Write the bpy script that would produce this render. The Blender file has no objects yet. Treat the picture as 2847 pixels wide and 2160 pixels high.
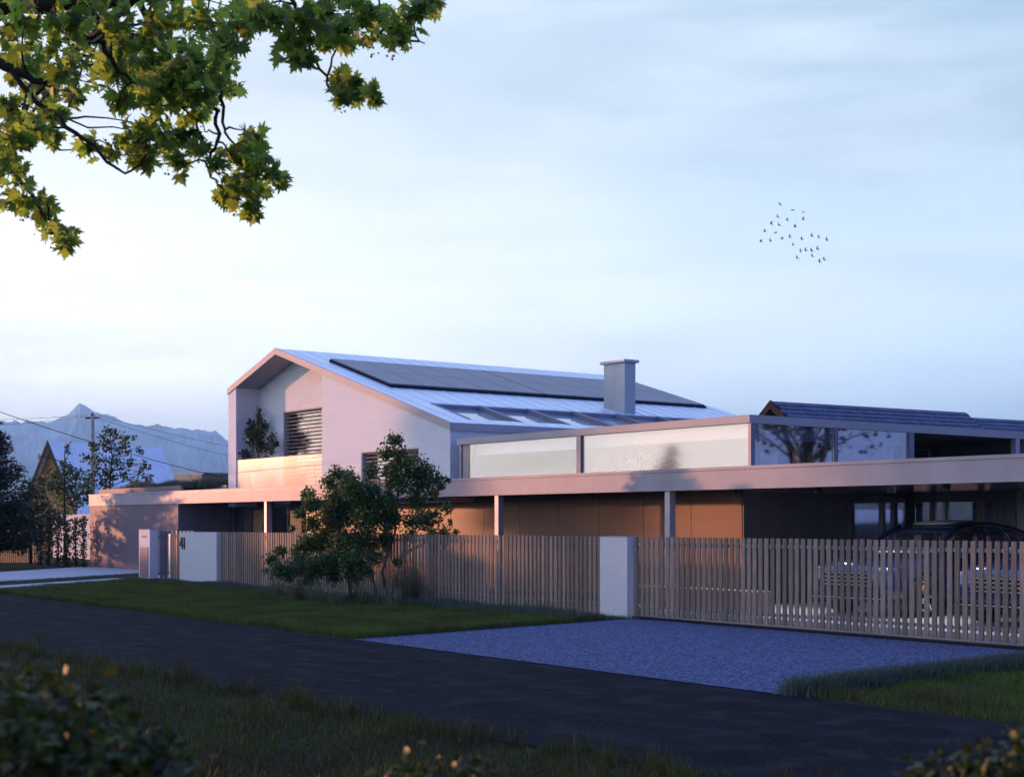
import bpy, math, random
import numpy as np
from mathutils import Vector, Matrix
R = math.radians
random.seed(7); rng = np.random.default_rng(7)
SC = bpy.context.scene; COL = SC.collection

# ------------------------------------------------------------------ camera
cam = bpy.data.cameras.new("camera"); camo = bpy.data.objects.new("camera", cam); COL.objects.link(camo)
camo.location = (0, 0, 1.75); camo.rotation_euler = (R(90), 0, R(53.46))
cam.sensor_width = 36; cam.lens = 3985 / 2847 * 36; cam.shift_y = (1453 - 1080) / 2847
cam.clip_start = 0.1; cam.clip_end = 60000
cam.dof.use_dof = True; cam.dof.focus_distance = 27; cam.dof.aperture_fstop = 6.0
SC.camera = camo
# ------------------------------------------------------------------ sun direction (towards the sun)
SUN_AZ = Vector((-0.900, -0.435, 0)).normalized(); SUN_EL = R(3.3)
sund = (SUN_AZ * math.cos(SUN_EL) + Vector((0, 0, math.sin(SUN_EL)))).normalized()
sl = bpy.data.lights.new("sun", 'SUN'); sl.energy = 3.7; sl.angle = R(0.9); sl.color = (1.0, 0.41, 0.20)
so = bpy.data.objects.new("sun", sl); COL.objects.link(so); so.location = (0, 0, 40)
so.rotation_euler = (-sund).to_track_quat('-Z', 'Y').to_euler()
# ------------------------------------------------------------------ world
W = bpy.data.worlds.new("World"); SC.world = W; W.use_nodes = True
nt = W.node_tree; nt.nodes.clear()
def N(t, kind, **kw):
    n = t.nodes.new(kind)
    for k, v in kw.items():
        if k.startswith('i_'): n.inputs[k[2:].replace('_', ' ')].default_value = v
        else: setattr(n, k, v)
    return n
wo = N(nt, 'ShaderNodeOutputWorld'); bg = N(nt, 'ShaderNodeBackground')
sky = N(nt, 'ShaderNodeTexSky'); sky.sky_type = 'NISHITA'; sky.sun_disc = False
sky.sun_elevation = SUN_EL; sky.sun_rotation = math.atan2(SUN_AZ.x, SUN_AZ.y)
sky.altitude = 300; sky.air_density = 1.0; sky.dust_density = 0.6; sky.ozone_density = 2.5
SKYK = 0.13
tc = N(nt, 'ShaderNodeTexCoord')
sep = N(nt, 'ShaderNodeSeparateXYZ'); nt.links.new(tc.outputs['Generated'], sep.inputs[0])
mp = N(nt, 'ShaderNodeMapping'); mp.inputs['Scale'].default_value = (1.6, 1.6, 9.0); mp.inputs['Rotation'].default_value = (0.10, 0.05, 0.3)
nt.links.new(tc.outputs['Generated'], mp.inputs[0])
noi = N(nt, 'ShaderNodeTexNoise'); noi.inputs['Scale'].default_value = 2.2; noi.inputs['Detail'].default_value = 7
noi.inputs['Roughness'].default_value = 0.55; noi.inputs['Distortion'].default_value = 0.5
nt.links.new(mp.outputs[0], noi.inputs['Vector'])
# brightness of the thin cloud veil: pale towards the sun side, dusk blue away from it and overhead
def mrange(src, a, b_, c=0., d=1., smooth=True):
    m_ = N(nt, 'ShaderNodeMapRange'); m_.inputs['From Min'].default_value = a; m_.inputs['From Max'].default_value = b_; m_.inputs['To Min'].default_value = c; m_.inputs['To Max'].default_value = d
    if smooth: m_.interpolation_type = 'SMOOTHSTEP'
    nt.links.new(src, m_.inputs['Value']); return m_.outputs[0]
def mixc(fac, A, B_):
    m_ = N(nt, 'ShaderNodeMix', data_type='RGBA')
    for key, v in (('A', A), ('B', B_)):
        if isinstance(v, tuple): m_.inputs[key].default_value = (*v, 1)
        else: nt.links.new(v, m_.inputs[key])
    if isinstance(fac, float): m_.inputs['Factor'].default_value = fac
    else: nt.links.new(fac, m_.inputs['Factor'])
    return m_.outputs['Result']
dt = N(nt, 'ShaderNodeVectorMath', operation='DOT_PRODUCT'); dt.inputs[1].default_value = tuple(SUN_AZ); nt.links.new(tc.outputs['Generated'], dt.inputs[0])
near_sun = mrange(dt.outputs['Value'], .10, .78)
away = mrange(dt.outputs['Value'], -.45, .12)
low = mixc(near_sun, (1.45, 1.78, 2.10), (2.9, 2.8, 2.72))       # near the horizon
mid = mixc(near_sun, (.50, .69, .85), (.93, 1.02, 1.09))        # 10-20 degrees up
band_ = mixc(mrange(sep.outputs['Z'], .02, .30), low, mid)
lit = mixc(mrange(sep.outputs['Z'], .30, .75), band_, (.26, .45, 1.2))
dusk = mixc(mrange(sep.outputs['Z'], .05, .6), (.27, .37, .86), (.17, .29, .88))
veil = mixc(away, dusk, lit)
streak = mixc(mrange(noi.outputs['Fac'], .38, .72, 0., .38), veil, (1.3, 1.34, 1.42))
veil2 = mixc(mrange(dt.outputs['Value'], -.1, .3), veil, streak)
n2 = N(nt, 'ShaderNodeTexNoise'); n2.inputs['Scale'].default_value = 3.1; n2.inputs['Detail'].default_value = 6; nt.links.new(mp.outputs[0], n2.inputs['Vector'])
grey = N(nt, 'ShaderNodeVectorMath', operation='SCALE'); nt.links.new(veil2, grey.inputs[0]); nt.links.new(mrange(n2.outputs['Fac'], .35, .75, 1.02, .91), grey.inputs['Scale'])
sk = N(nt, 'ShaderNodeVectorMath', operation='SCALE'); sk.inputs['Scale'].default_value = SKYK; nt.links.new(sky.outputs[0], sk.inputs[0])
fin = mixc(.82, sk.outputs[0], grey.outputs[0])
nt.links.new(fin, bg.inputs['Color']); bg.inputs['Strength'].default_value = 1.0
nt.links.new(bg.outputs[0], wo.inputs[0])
SC.view_settings.view_transform = 'Standard'; SC.view_settings.look = 'None'; SC.view_settings.exposure = 0.45; SC.view_settings.gamma = 1
SC.render.engine = 'CYCLES'; cy = SC.cycles
cy.max_bounces = 6; cy.diffuse_bounces = 2; cy.glossy_bounces = 3; cy.transmission_bounces = 4; cy.transparent_max_bounces = 12; cy.volume_bounces = 0
cy.use_denoising = True; cy.caustics_reflective = False; cy.caustics_refractive = False; cy.sample_clamp_indirect = 4

# ------------------------------------------------------------------ projection helpers (building axes: X along the street front, Y into the plot)
F_, CX, CY, HC = 3985, 1423.5, 1453, 1.75
def ray(px, py=CY):
    a = (px - CX) / F_; return Vector((.5954 * a - .8034, .8034 * a + .5954, (CY - py) / F_))
def atD(px, py, d):
    return ray(px, py) * d + Vector((0, 0, HC))
def atY(px, py, Y):
    r = ray(px, py); return r * (Y / r.y) + Vector((0, 0, HC))
def atZ(px, py, z=0.0):
    r = ray(px, py); return r * ((z - HC) / r.z) + Vector((0, 0, HC))

# ------------------------------------------------------------------ materials
def mat(name, col, rough=.6, metal=0., var=.12, vs=2.0, bump=0., bs=40., spec=.5, stretch=(1, 1, 1), col2=None, coat=0., detail=4):
    m = bpy.data.materials.new(name); m.use_nodes = True; t = m.node_tree; b = t.nodes['Principled BSDF']
    b.inputs['Roughness'].default_value = rough; b.inputs['Metallic'].default_value = metal; b.inputs['Specular IOR Level'].default_value = spec
    b.inputs['Coat Weight'].default_value = coat
    c = N(t, 'ShaderNodeTexCoord'); mpp = N(t, 'ShaderNodeMapping'); mpp.inputs['Scale'].default_value = stretch; t.links.new(c.outputs['Object'], mpp.inputs[0])
    n = N(t, 'ShaderNodeTexNoise'); n.inputs['Scale'].default_value = vs; n.inputs['Detail'].default_value = detail; t.links.new(mpp.outputs[0], n.inputs['Vector'])
    rp = N(t, 'ShaderNodeMapRange'); rp.inputs['From Min'].default_value = .3; rp.inputs['From Max'].default_value = .7; t.links.new(n.outputs['Fac'], rp.inputs['Value'])
    a = [x * (1 - var) for x in col[:3]] + [1]; bb = [min(1, x * (1 + var)) for x in (col2 or col)[:3]] + [1]
    mx = N(t, 'ShaderNodeMix', data_type='RGBA'); mx.inputs['A'].default_value = a; mx.inputs['B'].default_value = bb
    t.links.new(rp.outputs[0], mx.inputs['Factor']); t.links.new(mx.outputs['Result'], b.inputs['Base Color'])
    if bump:
        n3 = N(t, 'ShaderNodeTexNoise'); n3.inputs['Scale'].default_value = bs; n3.inputs['Detail'].default_value = 3; t.links.new(mpp.outputs[0], n3.inputs['Vector'])
        bp = N(t, 'ShaderNodeBump'); bp.inputs['Strength'].default_value = 1.0; bp.inputs['Distance'].default_value = bump
        t.links.new(n3.outputs['Fac'], bp.inputs['Height']); t.links.new(bp.outputs[0], b.inputs['Normal'])
    return m
def leafmat(name, c1, c2, trans=.35, rough=.5, tcol=None, patchc=None):
    m = bpy.data.materials.new(name); m.use_nodes = True; t = m.node_tree; t.nodes.clear()
    o = N(t, 'ShaderNodeOutputMaterial'); g = N(t, 'ShaderNodeNewGeometry')
    mx = N(t, 'ShaderNodeMix', data_type='RGBA'); mx.inputs['A'].default_value = (*c1, 1); mx.inputs['B'].default_value = (*c2, 1); t.links.new(g.outputs['Random Per Island'], mx.inputs['Factor'])
    d = N(t, 'ShaderNodeBsdfPrincipled'); d.inputs['Roughness'].default_value = rough; d.inputs['Specular IOR Level'].default_value = .35; t.links.new(mx.outputs['Result'], d.inputs['Base Color'])
    if patchc:
        pc = N(t, 'ShaderNodeTexCoord'); pn = N(t, 'ShaderNodeTexNoise'); pn.inputs['Scale'].default_value = .9; pn.inputs['Detail'].default_value = 5; t.links.new(pc.outputs['Object'], pn.inputs['Vector'])
        pr = N(t, 'ShaderNodeMapRange'); pr.inputs['From Min'].default_value = .42; pr.inputs['From Max'].default_value = .60; pr.inputs['To Max'].default_value = .85; t.links.new(pn.outputs['Fac'], pr.inputs['Value'])
        old = mx; mx = N(t, 'ShaderNodeMix', data_type='RGBA'); t.links.new(pr.outputs[0], mx.inputs['Factor']); t.links.new(old.outputs['Result'], mx.inputs['A']); mx.inputs['B'].default_value = (*patchc, 1); t.links.new(mx.outputs['Result'], d.inputs['Base Color'])
    tr = N(t, 'ShaderNodeBsdfTranslucent')
    m2 = N(t, 'ShaderNodeMix', data_type='RGBA', blend_type='MULTIPLY'); m2.inputs['Factor'].default_value = 1; t.links.new(mx.outputs['Result'], m2.inputs['A']); m2.inputs['B'].default_value = (*(tcol or (1.6, 1.5, .7)), 1)
    t.links.new(m2.outputs['Result'], tr.inputs[0])
    s = N(t, 'ShaderNodeMixShader'); s.inputs[0].default_value = trans; t.links.new(d.outputs[0], s.inputs[1]); t.links.new(tr.outputs[0], s.inputs[2]); t.links.new(s.outputs[0], o.inputs[0])
    return m
def glassmat(name, tint=(.92, .92, .96), refl=.12, fres=.30, rough=.03, trans=1.0, veil=0., veilcol=(.8, .8, .85)):
    """thin pane: clear straight-through, Fresnel mirror, optional diffuse veil for frosting or painted reflection"""
    m = bpy.data.materials.new(name); m.use_nodes = True; t = m.node_tree; t.nodes.clear()
    o = N(t, 'ShaderNodeOutputMaterial'); tp = N(t, 'ShaderNodeBsdfTransparent'); tp.inputs[0].default_value = (*tint, 1)
    gl = N(t, 'ShaderNodeBsdfGlossy'); gl.inputs['Roughness'].default_value = rough; gl.inputs[0].default_value = (1, 1, 1, 1)
    fr = N(t, 'ShaderNodeLayerWeight'); fr.inputs['Blend'].default_value = .35
    ma = N(t, 'ShaderNodeMath', operation='MULTIPLY_ADD', use_clamp=True); ma.inputs[1].default_value = fres; ma.inputs[2].default_value = refl; t.links.new(fr.outputs['Fresnel'], ma.inputs[0])
    base = tp
    if veil:
        d = N(t, 'ShaderNodeBsdfDiffuse'); d.inputs[0].default_value = (*veilcol, 1); tl = N(t, 'ShaderNodeBsdfTranslucent'); tl.inputs[0].default_value = (*veilcol, 1)
        dm = N(t, 'ShaderNodeMixShader'); dm.inputs[0].default_value = .4; t.links.new(d.outputs[0], dm.inputs[1]); t.links.new(tl.outputs[0], dm.inputs[2])
        v = N(t, 'ShaderNodeMixShader'); v.inputs[0].default_value = veil; t.links.new(tp.outputs[0], v.inputs[1]); t.links.new(dm.outputs[0], v.inputs[2]); base = v
    s = N(t, 'ShaderNodeMixShader'); t.links.new(ma.outputs[0], s.inputs[0]); t.links.new(base.outputs[0], s.inputs[1]); t.links.new(gl.outputs[0], s.inputs[2])
    t.links.new(s.outputs[0], o.inputs[0]); return m

M = {}
M['plaster'] = mat('white_plaster', (.72, .71, .76), .9, var=.03, vs=.8, bump=.055, bs=14, stretch=(1, 1, 2.2), detail=6)
M['plaster_fine'] = mat('fine_plaster', (.62, .60, .64), .9, var=.03, vs=.8, bump=.022, bs=30)
M['trim'] = mat('trim_metal', (.38, .35, .37), .6, metal=.0, var=.06, vs=1.2, spec=.2)
M['band'] = mat('band_metal', (.32, .285, .325), .5, metal=.0, spec=.18, var=.10, vs=1.6, detail=8)
M['roofmetal'] = mat('roof_metal', (.66, .74, .84), .36, metal=.6, var=.04, vs=1.0)
M['chimney'] = mat('chimney_metal', (.40, .41, .44), .5, metal=.3, var=.04)
M['solar'] = mat('solar_glass', (.10, .108, .17), .38, metal=.0, var=.08, vs=.6, spec=.35)
M['black'] = mat('black_metal', (.02, .02, .025), .7, var=.1, spec=.03)
M['frame'] = mat('frame_metal', (.17, .17, .23), .45, metal=.3, var=.08)
M['wood'] = mat('larch_slats', (.20, .148, .122), .75, var=.30, vs=6, stretch=(6, 6, .7), bump=.002, bs=50, detail=6)
M['woodwarm'] = mat('oak_joinery', (.30, .17, .09), .55, var=.2, vs=5, stretch=(6, 6, .6))
def islandvar(m, lo, hi):
    t = m.node_tree; b = t.nodes['Principled BSDF']; src = b.inputs['Base Color'].links[0].from_socket
    g = N(t, 'ShaderNodeNewGeometry'); r_ = N(t, 'ShaderNodeMapRange'); r_.inputs['To Min'].default_value = lo; r_.inputs['To Max'].default_value = hi; t.links.new(g.outputs['Random Per Island'], r_.inputs['Value'])
    v = N(t, 'ShaderNodeVectorMath', operation='SCALE'); t.links.new(src, v.inputs[0]); t.links.new(r_.outputs[0], v.inputs['Scale']); t.links.new(v.outputs[0], b.inputs['Base Color'])
islandvar(M['wood'], .65, 1.3)
M['rail'] = mat('galvanised_rail', (.36, .34, .40), .5, metal=.4, var=.1)
M['panel'] = mat('brushed_panel', (.27, .145, .105), .42, metal=.0, spec=.12, var=.08, vs=1.4, stretch=(.5, .5, 3))
M['boxpanel'] = mat('cladding_panel', (.165, .125, .155), .6, metal=.0, var=.05, vs=1.2, spec=.2)
M['dark'] = mat('charcoal_panel', (.16, .145, .17), .45, var=.12, vs=3)
M['darker'] = mat('dark_joinery', (.075, .065, .07), .6, var=.2, vs=3, spec=.12)
M['soffit'] = mat('dark_soffit', (.11, .095, .095), .22, metal=.3, var=.1)
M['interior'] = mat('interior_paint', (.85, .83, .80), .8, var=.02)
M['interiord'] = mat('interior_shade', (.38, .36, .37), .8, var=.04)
M['curtain'] = leafmat('curtain_cloth', (.74, .72, .72), (.78, .76, .76), trans=.5, rough=.9, tcol=(1, 1, 1))
M['glass'] = glassmat('window_glass', refl=.05, fres=.15)
M['glassdark'] = glassmat('side_glass', tint=(.85, .88, .95), refl=.08, fres=.3)
M['frost'] = glassmat('frosted_glass', tint=(.93, .93, .95), refl=.004, fres=.0, rough=.20, veil=.20)
M['veil'] = glassmat('front_glass', tint=(.95, .95, .96), refl=.12, fres=.05, rough=.10, veil=.22, veilcol=(.88, .86, .88))
M['asphalt'] = mat('asphalt', (.0085, .0098, .014), .95, var=.45, vs=1.2, bump=.014, bs=70, stretch=(.5, 1.4, 1), spec=.06, detail=8)
M['concrete'] = mat('pale_concrete', (.36, .36, .40), .8, var=.06, vs=.8, bump=.002, bs=60)
M['paving'] = mat('pale_paving', (.52, .51, .52), .35, var=.06, vs=1.0)
M['soil'] = mat('turf_soil', (.024, .026, .012), .95, var=.4, vs=.7, bump=.02, bs=18, spec=.1)
M['bark'] = mat('grey_bark', (.085, .075, .07), .9, var=.3, vs=14, bump=.006, bs=40)
M['barkdark'] = mat('dark_bark', (.025, .02, .018), .9, var=.3, vs=10, bump=.01, bs=30)
M['maple'] = leafmat('maple_leaf', (.065, .10, .028), (.28, .34, .09), trans=.6, tcol=(1.7, 2.05, 1.0))
M['shrub'] = leafmat('shrub_leaf', (.022, .052, .018), (.085, .145, .045), trans=.35)
M['darkleaf'] = leafmat('dark_leaf', (.012, .026, .011), (.038, .062, .025), trans=.15)
M['conifer'] = leafmat('conifer_needles', (.006, .014, .010), (.020, .034, .020), trans=.05)
M['farleaf'] = leafmat('far_leaf', (.022, .05, .018), (.06, .11, .035), trans=.3)
M['bushleaf'] = leafmat('bush_leaf', (.006, .010, .003), (.062, .082, .012), trans=.25)
M['grass'] = leafmat('lawn_grass', (.045, .065, .010), (.085, .16, .022), trans=.3, patchc=(.060, .045, .018))
M['grassblue'] = leafmat('roof_grass', (.035, .06, .05), (.08, .115, .095), trans=.2)
M['grassdry'] = leafmat('plume_grass', (.05, .06, .04), (.20, .20, .15), trans=.3)
M['verge'] = leafmat('verge_grass', (.030, .040, .008), (.070, .084, .018), trans=.25, patchc=(.038, .030, .012))
M['white'] = mat('white_paint', (.7, .7, .72), .5, var=.03)
M['navy'] = mat('navy_car_paint', (.025, .042, .15), .14, metal=.4, var=.05, coat=1.0)
M['carglass'] = glassmat('car_glass', tint=(.72, .80, .98), refl=.16, fres=.4, veil=.18, veilcol=(.20, .30, .62))  # blue diffuse veil paints the sky's reflection onto the panes
M['chrome'] = mat('chrome', (.85, .90, .95), .3, metal=1., var=.03)
M['rubber'] = mat('rubber', (.015, .015, .016), .8, var=.1)
M['lens'] = mat('lamp_lens', (.35, .38, .45), .1, metal=.6, var=.2, vs=20)
M['caliper'] = mat('brake_caliper', (.45, .20, .02), .5)
M['seat'] = mat('tan_leather', (.16, .06, .04), .6)
# gravel: blue-grey crushed stone
def gravelmat():
    m = mat('blue_gravel', (.06, .09, .26), .8, var=.1, vs=1.3, spec=.3); t = m.node_tree; b = t.nodes['Principled BSDF']
    c = N(t, 'ShaderNodeTexCoord'); v = N(t, 'ShaderNodeTexVoronoi'); v.inputs['Scale'].default_value = 34; t.links.new(c.outputs['Object'], v.inputs['Vector'])
    sp = N(t, 'ShaderNodeSeparateColor'); t.links.new(v.outputs['Color'], sp.inputs[0])
    mx = N(t, 'ShaderNodeMix', data_type='RGBA'); mx.inputs['A'].default_value = (.010, .018, .065, 1); mx.inputs['B'].default_value = (.135, .18, .37, 1)
    pw = N(t, 'ShaderNodeMath', operation='POWER'); pw.inputs[1].default_value = 1.6; t.links.new(sp.outputs[0], pw.inputs[0]); t.links.new(pw.outputs[0], mx.inputs['Factor'])
    t.links.new(mx.outputs['Result'], b.inputs['Base Color'])
    bp = N(t, 'ShaderNodeBump'); bp.inputs['Distance'].default_value = .03; bp.invert = True; t.links.new(v.outputs['Distance'], bp.inputs['Height']); t.links.new(bp.outputs[0], b.inputs['Normal'])
    return m
M['gravel'] = gravelmat()
def speckle(m, col, scale, lo, hi):
    t = m.node_tree; b = t.nodes['Principled BSDF']; src = b.inputs['Base Color'].links[0].from_socket
    c = N(t, 'ShaderNodeTexCoord'); n = N(t, 'ShaderNodeTexNoise'); n.inputs['Scale'].default_value = scale; n.inputs['Detail'].default_value = 2; t.links.new(c.outputs['Object'], n.inputs['Vector'])
    r_ = N(t, 'ShaderNodeMapRange'); r_.inputs['From Min'].default_value = lo; r_.inputs['From Max'].default_value = hi; t.links.new(n.outputs['Fac'], r_.inputs['Value'])
    mx = N(t, 'ShaderNodeMix', data_type='RGBA'); t.links.new(r_.outputs[0], mx.inputs['Factor']); t.links.new(src, mx.inputs['A']); mx.inputs['B'].default_value = (*col, 1); t.links.new(mx.outputs['Result'], b.inputs['Base Color'])
speckle(M['asphalt'], (.05, .05, .055), 28, .60, .75)
speckle(M['asphalt'], (.022, .022, .026), 2.3, .50, .66)

M['lamp'] = bpy.data.materials.new('lamp_glow'); M['lamp'].use_nodes = True
M['lamp'].node_tree.nodes['Principled BSDF'].inputs['Emission Color'].default_value = (1, .92, .8, 1); M['lamp'].node_tree.nodes['Principled BSDF'].inputs['Emission Strength'].default_value = 6
# ------------------------------------------------------------------ object helpers
OFF = {}
def tag(o, label=None, cat=None, group=None, kind=None):
    if label: o['label'] = label
    if cat: o['category'] = cat
    if group: o['group'] = group
    if kind: o['kind'] = kind
    return o
def thing(name, loc, label=None, cat=None, group=None, rz=0):
    o = bpy.data.objects.new(name, None); o.empty_display_size = .3; o.location = loc; o.rotation_euler = (0, 0, rz)
    COL.objects.link(o); OFF[o.name] = Vector(loc); return tag(o, label, cat, group)
def link(name, me, m, parent=None, smooth=False):
    o = bpy.data.objects.new(name, me); COL.objects.link(o)
    if m is not None: me.materials.append(m)
    if parent is not None:
        o.parent = parent; OFF[o.name] = OFF.get(parent.name, Vector((0, 0, 0)))
    if smooth: me.shade_smooth()
    return o
def arrays(name, V, Fa, m, parent=None, smooth=False, local=False):
    """V (n,3); Fa (f,k) one polygon size"""
    V = np.asarray(V, dtype=np.float32).copy(); Fa = np.asarray(Fa, dtype=np.int32)
    if parent is not None and not local: V -= np.array(OFF.get(parent.name, (0, 0, 0)), dtype=np.float32)
    me = bpy.data.meshes.new(name); me.vertices.add(len(V)); me.vertices.foreach_set('co', V.ravel())
    k = Fa.shape[1]; me.loops.add(Fa.size); me.loops.foreach_set('vertex_index', Fa.ravel())
    me.polygons.add(len(Fa)); me.polygons.foreach_set('loop_start', np.arange(0, Fa.size, k, dtype=np.int32)); me.update(calc_edges=True); me.validate()
    return link(name, me, m, parent, smooth)
class MB:
    def __init__(s): s.v = []; s.f = []
    def box(s, x0, x1, y0, y1, z0, z1):
        return s.prism([(x0, y0), (x1, y0), (x1, y1), (x0, y1)], z0, z1)
    def hexa(s, p):   # 8 points: bottom 4 ccw, top 4 ccw
        b = len(s.v); s.v += [tuple(q) for q in p]
        s.f += [tuple(b + i for i in f) for f in ((3, 2, 1, 0), (4, 5, 6, 7), (0, 1, 5, 4), (1, 2, 6, 5), (2, 3, 7, 6), (3, 0, 4, 7))]; return s
    def prism(s, poly, z0, z1):
        b = len(s.v); n = len(poly); s.v += [(x, y, z0) for x, y in poly] + [(x, y, z1) for x, y in poly]
        s.f.append(tuple(b + i for i in reversed(range(n)))); s.f.append(tuple(b + n + i for i in range(n)))
        s.f += [(b + i, b + (i + 1) % n, b + n + (i + 1) % n, b + n + i) for i in range(n)]; return s
    def xz(s, poly, y0, y1):     # profile in X-Z (ccw seen from -Y), extruded along Y
        b = len(s.v); n = len(poly); s.v += [(x, y0, z) for x, z in poly] + [(x, y1, z) for x, z in poly]
        s.f.append(tuple(b + i for i in range(n))); s.f.append(tuple(b + n + i for i in reversed(range(n))))
        s.f += [(b + (i + 1) % n, b + i, b + n + i, b + n + (i + 1) % n) for i in range(n)]; return s
    def tube(s, pts, rad, n=6, caps=True):
        pts = [Vector(p) for p in pts]; rings = []
        rad = rad if hasattr(rad, '__len__') else [rad] * len(pts)
        for i, p in enumerate(pts):
            t = (pts[min(i + 1, len(pts) - 1)] - pts[max(i - 1, 0)]).normalized()
            a = Vector((0, 0, 1)) if abs(t.z) < .9 else Vector((1, 0, 0)); u = t.cross(a).normalized(); w = t.cross(u)
            b = len(s.v); s.v += [tuple(p + (u * math.cos(2 * math.pi * k / n) + w * math.sin(2 * math.pi * k / n)) * rad[i]) for k in range(n)]; rings.append(b)
        for a, b in zip(rings, rings[1:]):
            s.f += [(a + k, a + (k + 1) % n, b + (k + 1) % n, b + k) for k in range(n)]
        if caps:
            s.f.append(tuple(rings[0] + k for k in reversed(range(n)))); s.f.append(tuple(rings[-1] + k for k in range(n)))
        return s
    def lathe(s, prof, c=(0, 0, 0), n=20, axis='z'):
        b = len(s.v)
        for r, h in prof:
            for k in range(n):
                a = 2 * math.pi * k / n; x, y = r * math.cos(a), r * math.sin(a)
                s.v.append((c[0] + x, c[1] + y, c[2] + h) if axis == 'z' else (c[0] + h, c[1] + x, c[2] + y))
        for i in range(len(prof) - 1):
            s.f += [(b + i * n + k, b + i * n + (k + 1) % n, b + (i + 1) * n + (k + 1) % n, b + (i + 1) * n + k) for k in range(n)]
        s.f.append(tuple(b + k for k in reversed(range(n)))); s.f.append(tuple(b + (len(prof) - 1) * n + k for k in range(n)))
        return s
    def build(s, name, m, parent=None, smooth=False, bevel=0, local=False):
        me = bpy.data.meshes.new(name); o = Vector((0, 0, 0)) if (parent is None or local) else OFF.get(parent.name, Vector((0, 0, 0)))
        me.from_pydata([(x - o[0], y - o[1], z - o[2]) for x, y, z in s.v], [], s.f); me.update()
        ob = link(name, me, m, parent, smooth)
        if bevel:
            bv = ob.modifiers.new('bevel', 'BEVEL'); bv.width = bevel; bv.segments = 2; bv.limit_method = 'ANGLE'
        return ob
def B(name, m, parent, *boxes, **kw):
    b = MB()
    for q in boxes: b.box(*q)
    return b.build(name, m, parent, **kw)
def BS(name, m, parent, *boxes):
    for q in boxes: B(name, m, parent, q)
def copy_tree(o, parent=None):
    c = o.copy(); COL.objects.link(c); c.parent = parent
    for ch in list(o.children): copy_tree(ch, c)
    return c

# ================================================================== GROUND, ROAD, PATHS
def sheet(name, poly, z, m, kind='structure'):
    me = bpy.data.meshes.new(name); me.from_pydata([(x, y, z) for x, y in poly], [], [tuple(range(len(poly)))]); me.update()
    return tag(link(name, me, m), kind=kind)
# ground: one sheet with gentle detail, reaching the horizon
sheet('ground', [(-14000, -9000), (9000, -9000), (9000, 12000), (-14000, 12000)], -0.004, M['soil'])
def wavy(x0, x1, y, amp, step, ph=0):
    xs = np.arange(x0, x1 + .01, step); return [(float(x), float(y + amp * (math.sin(x * 1.7 + ph) * .5 + math.sin(x * 4.1 + ph * 2) * .3 + math.sin(x * 9.7) * .2))) for x in xs]
far = [(60, 10.95)] + list(reversed(wavy(-80, 20, 10.88, .05, .35))) + [(-400, 9.5)]
near = [(-400, 4.2)] + [(x, y + (x + 10) * .055) for x, y in wavy(-60, 8, 6.78, .09, .3, 2)] + [(60, 7.5)]
near = [(x, max(y, 4.6)) for x, y in near]
sheet('road', list(reversed(far + near)), 0.006, M['asphalt'])
sheet('gravel_driveway', [(-18.62, 10.84), (-10.0, 10.84), (-10.3, 13.5), (-10.45, 15.8), (-5, 17.25), (-19.6, 17.25), (-19.55, 14.2)], 0.014, M['gravel'])
dr = MB().prism([(-44.5, 7.5), (-41.75, 12.3), (-42.1, 12.95), (-46.7, 19.15), (-46.7, 20.25), (-55.5, 20.25), (-54.9, 19.85), (-50.9, 15.45), (-50, 7.5)], -.05, .035)
tag(dr.build('concrete_driveway', M['concrete'], bevel=.006), kind='structure')
tag(MB().prism([(-39.3, 11.1), (-37.4, 11.1), (-43.2, 17.8), (-41.0, 17.8), (-40.6, 20.2), (-45.0, 20.2), (-45.0, 19.0)], -.05, .03).build('garden_path', M['concrete'], bevel=.006), kind='structure')
tag(MB().box(-20.3, -4, 18.45, 28.2, -.05, .09).build('carport_paving', M['paving'], bevel=.01), kind='structure')
sheet('yard_paving', [(-46.7, 17.5), (-4, 17.5), (-4, 18.43), (-20.35, 18.43), (-20.35, 22.2), (-46.7, 22.2)], 0.004, mat('yard_ground', (.05, .05, .07), .8, var=.2))

# ================================================================== THE HOUSE
H = thing('house', (-31, 21.5, 0), 'modern white house with gabled upper block, long flat canopy and low glazed block', 'house')
YG = 21.5; XR, ZR, K = -41.85, 7.39, .2946
XL, XE = -45.41, -31.77; YB = 35.9
zr = lambda x: ZR - K * abs(x - XR)
T = .17
# --- gabled block walls (profile pieces under the roof)
def slab(b, x0, x1, y0, y1, z0):   # wall piece whose top follows the roof underside
    xs = [x0] + ([XR] if x0 < XR < x1 else []) + [x1]
    b.xz([(x0, z0), (x1, z0)] + [(x, zr(x) - T + .004) for x in reversed(xs)], y0, y1)
w = MB()
slab(w, XL + .02, -44.79, YG, YB, 2.30)                    # left side wall, shows as fin
slab(w, -38.81, -36.45, YG, YG + .35, 2.30)                # front wall pieces round the wide window
slab(w, -33.34, XE - .02, YG, YG + .35, 2.30)
slab(w, -36.45, -33.34, YG, YG + .35, 3.82)
w.box(-36.45, -33.34, YG, YG + .35, 2.30, 2.93)
slab(w, -44.79, -43.09, 22.4, 22.75, 2.30)                 # recessed wall round the tall window
slab(w, -43.09, -39.2, 22.4, 22.75, 5.46); w.box(-43.09, -39.2, 22.4, 22.75, 2.30, 2.92)
slab(w, -39.2, -38.46, YG + .35, 22.75, 2.30)
slab(w, -32.12, XE - .02, YG + .35, YB, 2.30)              # right side wall
slab(w, -44.79, -32.12, YB - .35, YB, 2.30)
wall = w.build('wall', M['plaster'], H)
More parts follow.
